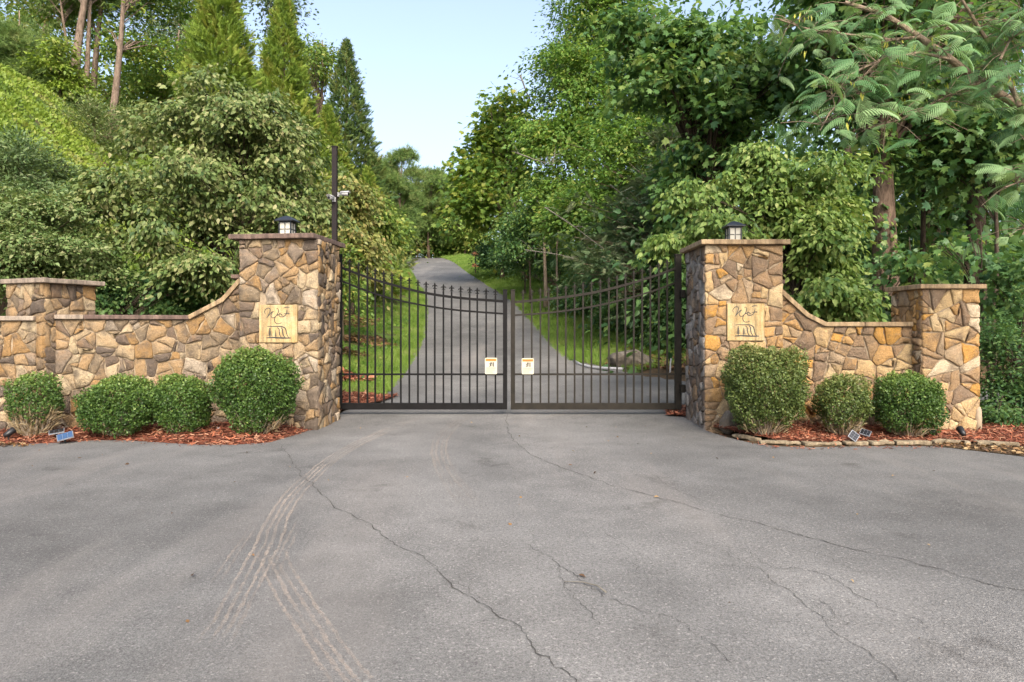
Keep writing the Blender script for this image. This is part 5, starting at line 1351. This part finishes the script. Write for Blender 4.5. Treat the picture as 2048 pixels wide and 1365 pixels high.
tree('tulip_tree', 'large tree with thick reddish trunk behind the golden wall', 'tree', (7.75, 14.0),
     [LB(1780, 100, 150, 110, 14, 1.8), LB(1900, 40, 150, 90, 14.5, 2), LB(1660, 60, 110, 80, 14.5, 1.5), LB(1880, 260, 140, 70, 15, 1.6), LB(1700, 330, 60, 60, 14.8, 1.0), LB(2010, 330, 90, 90, 14.5, 1.4), LB(1780, -60, 260, 80, 14, 2)], 'lobed', LM['tulip'], 900, 15, .33, .16, .4, .8, .6, .33, BARK_R, top=(7.4, 14, 8.6), nb=110, seed=86, shell=.3, tbase=.55)
def ivy(owner_label, n, r, z0, z1, seed):
    root = [o for o in COL.objects if o.get('label') == owner_label][0]
    tr = [c for c in root.children if c.name.startswith('trunk')][0]
    vs_ = np.array([tuple(v.co) for v in tr.data.vertices]); rs = np.random.default_rng(seed)
    zz = rs.uniform(z0, z1, n); ax = np.array([[np.interp(z, vs_[::8, 2], vs_[::8, 0]), np.interp(z, vs_[::8, 2], vs_[::8, 1])] for z in zz])
    a = rs.uniform(0, 6.283, n); keep = (np.sin(a*2+zz*1.3+seed)+np.sin(zz*3.1+a)) > -.35
    rr = r*(1-.5*zz/z1*.5)+rs.uniform(.02, .16, n)
    pos = np.column_stack([ax[:, 0]*.9+np.cos(a)*rr, ax[:, 1]*.9+np.sin(a)*rr, zz])[keep]; a = a[keep]; m = len(a)
    d = np.column_stack([np.cos(a)*.4, np.sin(a)*.4, -np.ones(m)])+rs.normal(size=(m, 3))*.35; nn = np.column_stack([np.cos(a), np.sin(a), np.full(m, .4)])+rs.normal(size=(m, 3))*.3
    o = leafmesh('ivy', 'lobed', pos, d, nn, rs.uniform(.09, .17, m), rs.random(m), LM['tulip'], root); o['kind'] = 'stuff'
ivy('large tree with thick reddish trunk behind the golden wall', 900, .31, .3, 5.2, 3)
tree('hemlock_tree', 'thin grey green hemlock with bare twigs behind the bronze gate', 'tree', (4.2, 20.5),
     [LB(1250, 480, 110, 110, 20.5, 1.5), LB(1330, 400, 80, 110, 21, 1.3), LB(1210, 540, 60, 50, 20, 1.1), LB(1320, 580, 70, 80, 20, 1.2), LB(1370, 300, 50, 80, 21.5, 1.1)], 'spray', LM['hemlock'], 1250, 4, .28, .34, .3, .35, 1.0, .10, BARK_P, nb=320, seed=87, shell=.1, twig=.014)
rgd = random.Random(31)
for i, (pts, Y, r, lab) in enumerate((
    ([(1090, 415), (1150, 455), (1210, 500), (1290, 540)], 19.0, .014, 'long pale fallen branch slanting across the hemlock'),
    ([(1220, 370), (1270, 410), (1330, 440)], 20.0, .014, 'pale broken branch high in the hemlock'),
    ([(1050, 500), (1120, 510), (1190, 530), (1260, 550)], 19.5, .012, 'pale branch lying low through the hemlock twigs'),
    ([(1030, 305), (1070, 320), (1105, 330), (1110, 305)], 26.0, .022, 'bleached bent branch among the maples'),
    ([(1040, 150), (1055, 190), (1075, 225)], 42, .05, 'bare twiggy branch sticking out against the sky'))):
    w = [P(a, b, Y+j*.25) for j, (a, b) in enumerate(pts)]
    mb = MB(); mb.tube([p-w[0] for p in w], [r*(1-.15*j) for j in range(len(w))], 6)
    for k in range(14):
        j = rgd.randint(0, len(w)-2); s = (w[j].lerp(w[j+1], rgd.random()))-w[0]; d = Vector((rgd.uniform(-1, 1), rgd.uniform(-.6, .6), rgd.uniform(-.5, .9)))*rgd.uniform(.3, .9)*(Y/22)
        mb.tube([s, s+d*.5+Vector((0, 0, .05)), s+d], [r*.4, r*.28, r*.12], 4, False)
    o = mb.build('dead_branch', DEAD, None, True); o.location = w[0]; tag(o, lab, 'branch')
for i, (px, pb, pt, Y, r, lab) in enumerate(((1092, 568, 400, 30.5, .11, 'straight tan sapling trunk at the edge of the grass verge'), (1116, 575, 430, 30, .075, 'thinner sapling next to the straight tan sapling'), (1005, 470, 330, 46, .13, 'short pinkish trunk under the sycamore'))):
    b_ = P(px, pb, Y); t_ = P(px-2, pt, Y)
    tree('sapling', lab, 'tree', (b_.x, Y), [LB(px, pt, 38, 26, Y, .8), LB(px+15, pt-25, 30, 25, Y, .7)], 'ovate', LM['maple' if i < 2 else 'tulip'], 110, 16, .3, .14, .4, .5, .7, r, BARK_P, top=(t_.x, Y, t_.z), nb=16, seed=90+i, shell=.2, tbase=.6)
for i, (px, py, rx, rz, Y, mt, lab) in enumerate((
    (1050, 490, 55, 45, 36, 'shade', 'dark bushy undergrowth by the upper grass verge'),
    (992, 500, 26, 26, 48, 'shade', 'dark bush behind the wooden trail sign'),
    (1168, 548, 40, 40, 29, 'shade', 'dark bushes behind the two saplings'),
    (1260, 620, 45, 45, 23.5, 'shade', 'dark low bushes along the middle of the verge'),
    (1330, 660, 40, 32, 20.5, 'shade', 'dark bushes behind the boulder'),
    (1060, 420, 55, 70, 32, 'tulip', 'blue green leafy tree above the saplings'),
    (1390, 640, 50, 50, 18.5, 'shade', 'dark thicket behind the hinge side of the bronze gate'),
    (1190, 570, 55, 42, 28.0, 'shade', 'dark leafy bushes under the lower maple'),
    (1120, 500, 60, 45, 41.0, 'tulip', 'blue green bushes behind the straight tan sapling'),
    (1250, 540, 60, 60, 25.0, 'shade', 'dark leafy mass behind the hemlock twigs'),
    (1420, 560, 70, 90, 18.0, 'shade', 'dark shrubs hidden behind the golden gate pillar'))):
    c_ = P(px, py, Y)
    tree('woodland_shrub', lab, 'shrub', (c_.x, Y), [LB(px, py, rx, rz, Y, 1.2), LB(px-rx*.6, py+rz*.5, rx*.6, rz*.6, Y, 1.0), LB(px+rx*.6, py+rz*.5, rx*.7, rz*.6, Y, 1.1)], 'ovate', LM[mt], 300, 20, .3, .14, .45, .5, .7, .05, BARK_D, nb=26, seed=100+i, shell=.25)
tree('dogwood_tree', 'yellow green dogwood leaning over the golden gate pillar and wall', 'tree', (4.75, 11.4),
     [LB(1400, 410, 75, 55, 11.2, .7), LB(1350, 460, 50, 25, 11.0, .5), LB(1540, 300, 85, 50, 11.8, .8), LB(1480, 370, 110, 60, 11.5, .9), LB(1600, 400, 110, 90, 11.5, 1.0), LB(1660, 480, 70, 60, 11.2, .8), LB(1620, 570, 80, 60, 11.0, .8), LB(1690, 590, 50, 35, 10.8, .6), LB(1520, 460, 120, 60, 11.5, .9), LB(1660, 360, 70, 60, 11.8, .8)],
     'ovate', LM['dogwood_y'], 1250, 24, .145, .10, .36, 1.0, .6, .09, BARK_D, nb=110, seed=120, top=(4.75, 11.6, 3.9), shell=.3)
# trunks deep in the wood
for i, (xb, xt, pb, pt, Y, r, lab, bk) in enumerate((
    (1945, 1975, 700, -60, 16.5, .30, 'thick black leaning trunk behind the low end pillar', BARK_D),
    (1850, 1828, 700, 60, 15.5, .085, 'slim grey trunk between the two thick trunks', BARK_D),
    (1985, 1990, 700, 240, 13.5, .07, 'slim straight trunk just past the black trunk', BARK_D),
    (1862, 1856, 700, 330, 19, .10, 'straight mid size trunk farther back in the wood', BARK_P),
    (1765, 1752, 700, 480, 17, .09, 'dark stem close beside the thick reddish trunk', BARK_D),
    (1895, 1890, 700, 150, 24, .18, 'far trunk in the shade beyond the golden end pillar', BARK_D),
    (1690, 1700, 690, 100, 24, .17, 'far trunk hidden behind the yellow green dogwood', BARK_D))):
    b_, t_ = P(xb, pb, Y), P(xt, pt, Y)
    tree('forest_tree', lab, 'tree', (b_.x, Y), [LB(xt, max(pt, -40)+20, 95, 60, Y, 1.6), LB(xt-50, max(pt, -40)+90, 70, 45, Y, 1.4), LB(xt+60, max(pt, -40)+70, 60, 45, Y, 1.4)], 'lobed', LM['shade' if i % 2 else 'tulip'], 230, 15, .36, .17, .4, .7, .6, r, bk, top=(t_.x, Y, t_.z), nb=40, seed=130+i, shell=.2, tbase=.4)
for i, (px, py, rx, rz, Y, mt, lab) in enumerate((
    (1760, 560, 70, 70, 12.8, 'shade', 'young big leaved shrub at the end of the golden wall coping'),
    (1815, 520, 34, 60, 12.0, 'tulip', 'drooping vine of pale leaves above the low end pillar'),
    (1950, 470, 60, 36, 11.0, 'tulip', 'pale big leaved twig in front of the black trunk'),
    (2020, 560, 60, 60, 11.0, 'shade', 'green big leaved sapling at the picture edge'))):
    c_ = P(px, py, Y)
    tree('young_tulip_tree', lab, 'tree', (c_.x+(.5 if i != 1 else .2), Y+.3), [LB(px, py, rx, rz, Y, .6), LB(px+rx*.5, py+rz*.5, rx*.6, rz*.5, Y, .5)], 'lobed', LM[mt], (60, 30, 20, 70)[i], 9, .17, .12, .5, .9, .5, .03, BARK_D, nb=26, seed=140+i, shell=.15)
tree('evergreen_hedge', 'dark small leaved evergreen hedge past the low golden end pillar', 'hedge', (6.75, 9.4),
     [LB(2010, 720, 62, 110, 9.3, .7), LB(2060, 690, 80, 120, 9.6, .8), LB(2000, 810, 55, 60, 9.0, .5), LB(2070, 820, 70, 60, 9.0, .5)], 'ovate', LM['shade'], 800, 24, .10, .05, .7, .2, .6, .04, BARK_D, nb=60, seed=150, shell=.45)
# a darker wood farther back: reads as one mass
def woodland(name, label, n, box, size, mat, seed, topf=None):
    rs = np.random.default_rng(seed); x0, x1, y0, y1, h = box
    x = rs.uniform(x0, x1, n); y = rs.uniform(y0, y1, n); zz = rs.random(n)
    t = (h if topf is None else topf(x, y))*(.75+.25*np.sin(x*.8+seed)*np.sin(y*.5+x*.3))
    g = G(x, y); cc = np.column_stack([x, y, g+.2+zz*np.maximum(t, .5)]); u = unit(rs.normal(size=(n, 3)))
    o = leafmesh(name, 'ovate', *leaves_at(cc, u, 13, .75, .5, size, .5, .7, .4, rs), mat)
    return tag(o, label, None, None, 'stuff')
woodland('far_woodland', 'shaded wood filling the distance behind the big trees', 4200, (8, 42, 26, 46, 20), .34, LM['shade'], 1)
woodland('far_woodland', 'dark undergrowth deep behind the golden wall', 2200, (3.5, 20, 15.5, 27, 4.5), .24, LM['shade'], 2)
woodland('far_woodland', 'green wood behind the maples up the drive', 2600, (1.5, 24, 44, 70, 15), .40, LM['oak'], 3, lambda x, y: np.clip((x-roadx(y)-3)*1.1, 1, 15))
woodland('far_woodland', 'wooded hillside behind the cedars', 900, (-48, -17, 38, 60, 10), .34, LM['oak'], 4)
woodland('far_woodland', 'low wood closing the bend of the drive', 2600, (-40, 8, 98, 112, 5), .5, LM['oak'], 5)

# mimosa leaning in from beyond the picture edge
def mimosa():
    rs = np.random.default_rng(8); base = (8.3, 8.8); bz = g1(*base)
    root = empty('mimosa_tree', (*base, bz), 'mimosa with feathery pale fronds reaching in over the wood at the top corner', 'tree')
    O = Vector((*base, bz)); mb = MB()
    t0 = P(2110, 250, 8.4)
    mb.tube([(0, 0, -.1), (P(2330, 500, 8.7)-O), t0-O], [.13, .11, .075], 9); mb.build('trunk', BARK_P, root, True)
    limbs_ = [([(2110, 250), (2040, 213), (1960, 165), (1900, 118), (1840, 75), (1770, 30), (1690, 5)], 7.9, .055), ([(1905, 120), (1840, 105), (1760, 120), (1700, 150), (1660, 200)], 7.4, .018), ([(1760, 120), (1715, 165), (1680, 205), (1660, 225), (1640, 262)], 7.2, .013),
              ([(2110, 250), (2080, 330), (2050, 360), (2010, 375)], 7.0, .02), ([(1960, 165), (1900, 190), (1850, 215), (1800, 240), (1760, 250)], 7.6, .014), ([(1840, 75), (1780, 80), (1700, 70), (1620, 60), (1560, 40)], 7.6, .018), ([(2040, 213), (2000, 120), (1960, 60), (1930, 10), (1900, -40)], 7.7, .03), ([(2000, 120), (2030, 60), (2060, 20)], 7.4, .015), ([(2080, 330), (2070, 420), (2045, 470)], 7.0, .014)]
    mb = MB(); anchors = []
    for pix, Y, r in limbs_:
        w = [P(a, b, Y+.15*math.sin(j*1.3)) for j, (a, b) in enumerate(pix)]
        mb.tube([p-O for p in w], [r*(1-.6*j/(len(w)-1)) for j in range(len(w))], 6, False)
        for j in range(1, len(w)):
            for k in range(4): anchors.append(w[j-1].lerp(w[j], rs.random()))
    A = np.array([tuple(p) for p in anchors]); n = 470; i = rs.integers(0, len(A), n)
    pos = A[i]+rs.normal(size=(n, 3))*np.array([.20, .28, .13]); m = 1024+pos[:, 0]/pos[:, 1]*F > 1500
    pos = pos[m]; n = len(pos); a = rs.uniform(0, 6.283, n)
    d = np.column_stack([np.cos(a), np.sin(a)*.8-.25, rs.uniform(-.6, .2, n)]); nn = np.column_stack([rs.normal(size=n)*.35, rs.normal(size=n)*.35-.55, np.ones(n)])
    for q, j in zip(pos, i[m]):
        mb.tube([Vector(A[j])-O, Vector((A[j]+q)/2)+Vector((0, 0, .03))-O, Vector(q)-O], [.005, .004, .003], 4, False)
    mb.build('branches', BARK_P, root, True)
    leafmesh('crown', 'fern', pos-np.array(O), d, nn, rs.uniform(.14, .32, n), rs.random(n), LM['mimosa'], root)
    k = rs.choice(n, 34); pp = pos[k]; pp = np.repeat(pp, 3, axis=0)+rs.normal(size=(102, 3))*.03
    sp = leafmesh('seed_pods', 'lance', pp-np.array(O), np.column_stack([rs.normal(size=102)*.25, rs.normal(size=102)*.25, -np.ones(102)]), rs.normal(size=(102, 3)), rs.uniform(.05, .10, 102), rs.random(102), LM['pod'], root); sp['kind'] = 'stuff'
mimosa()
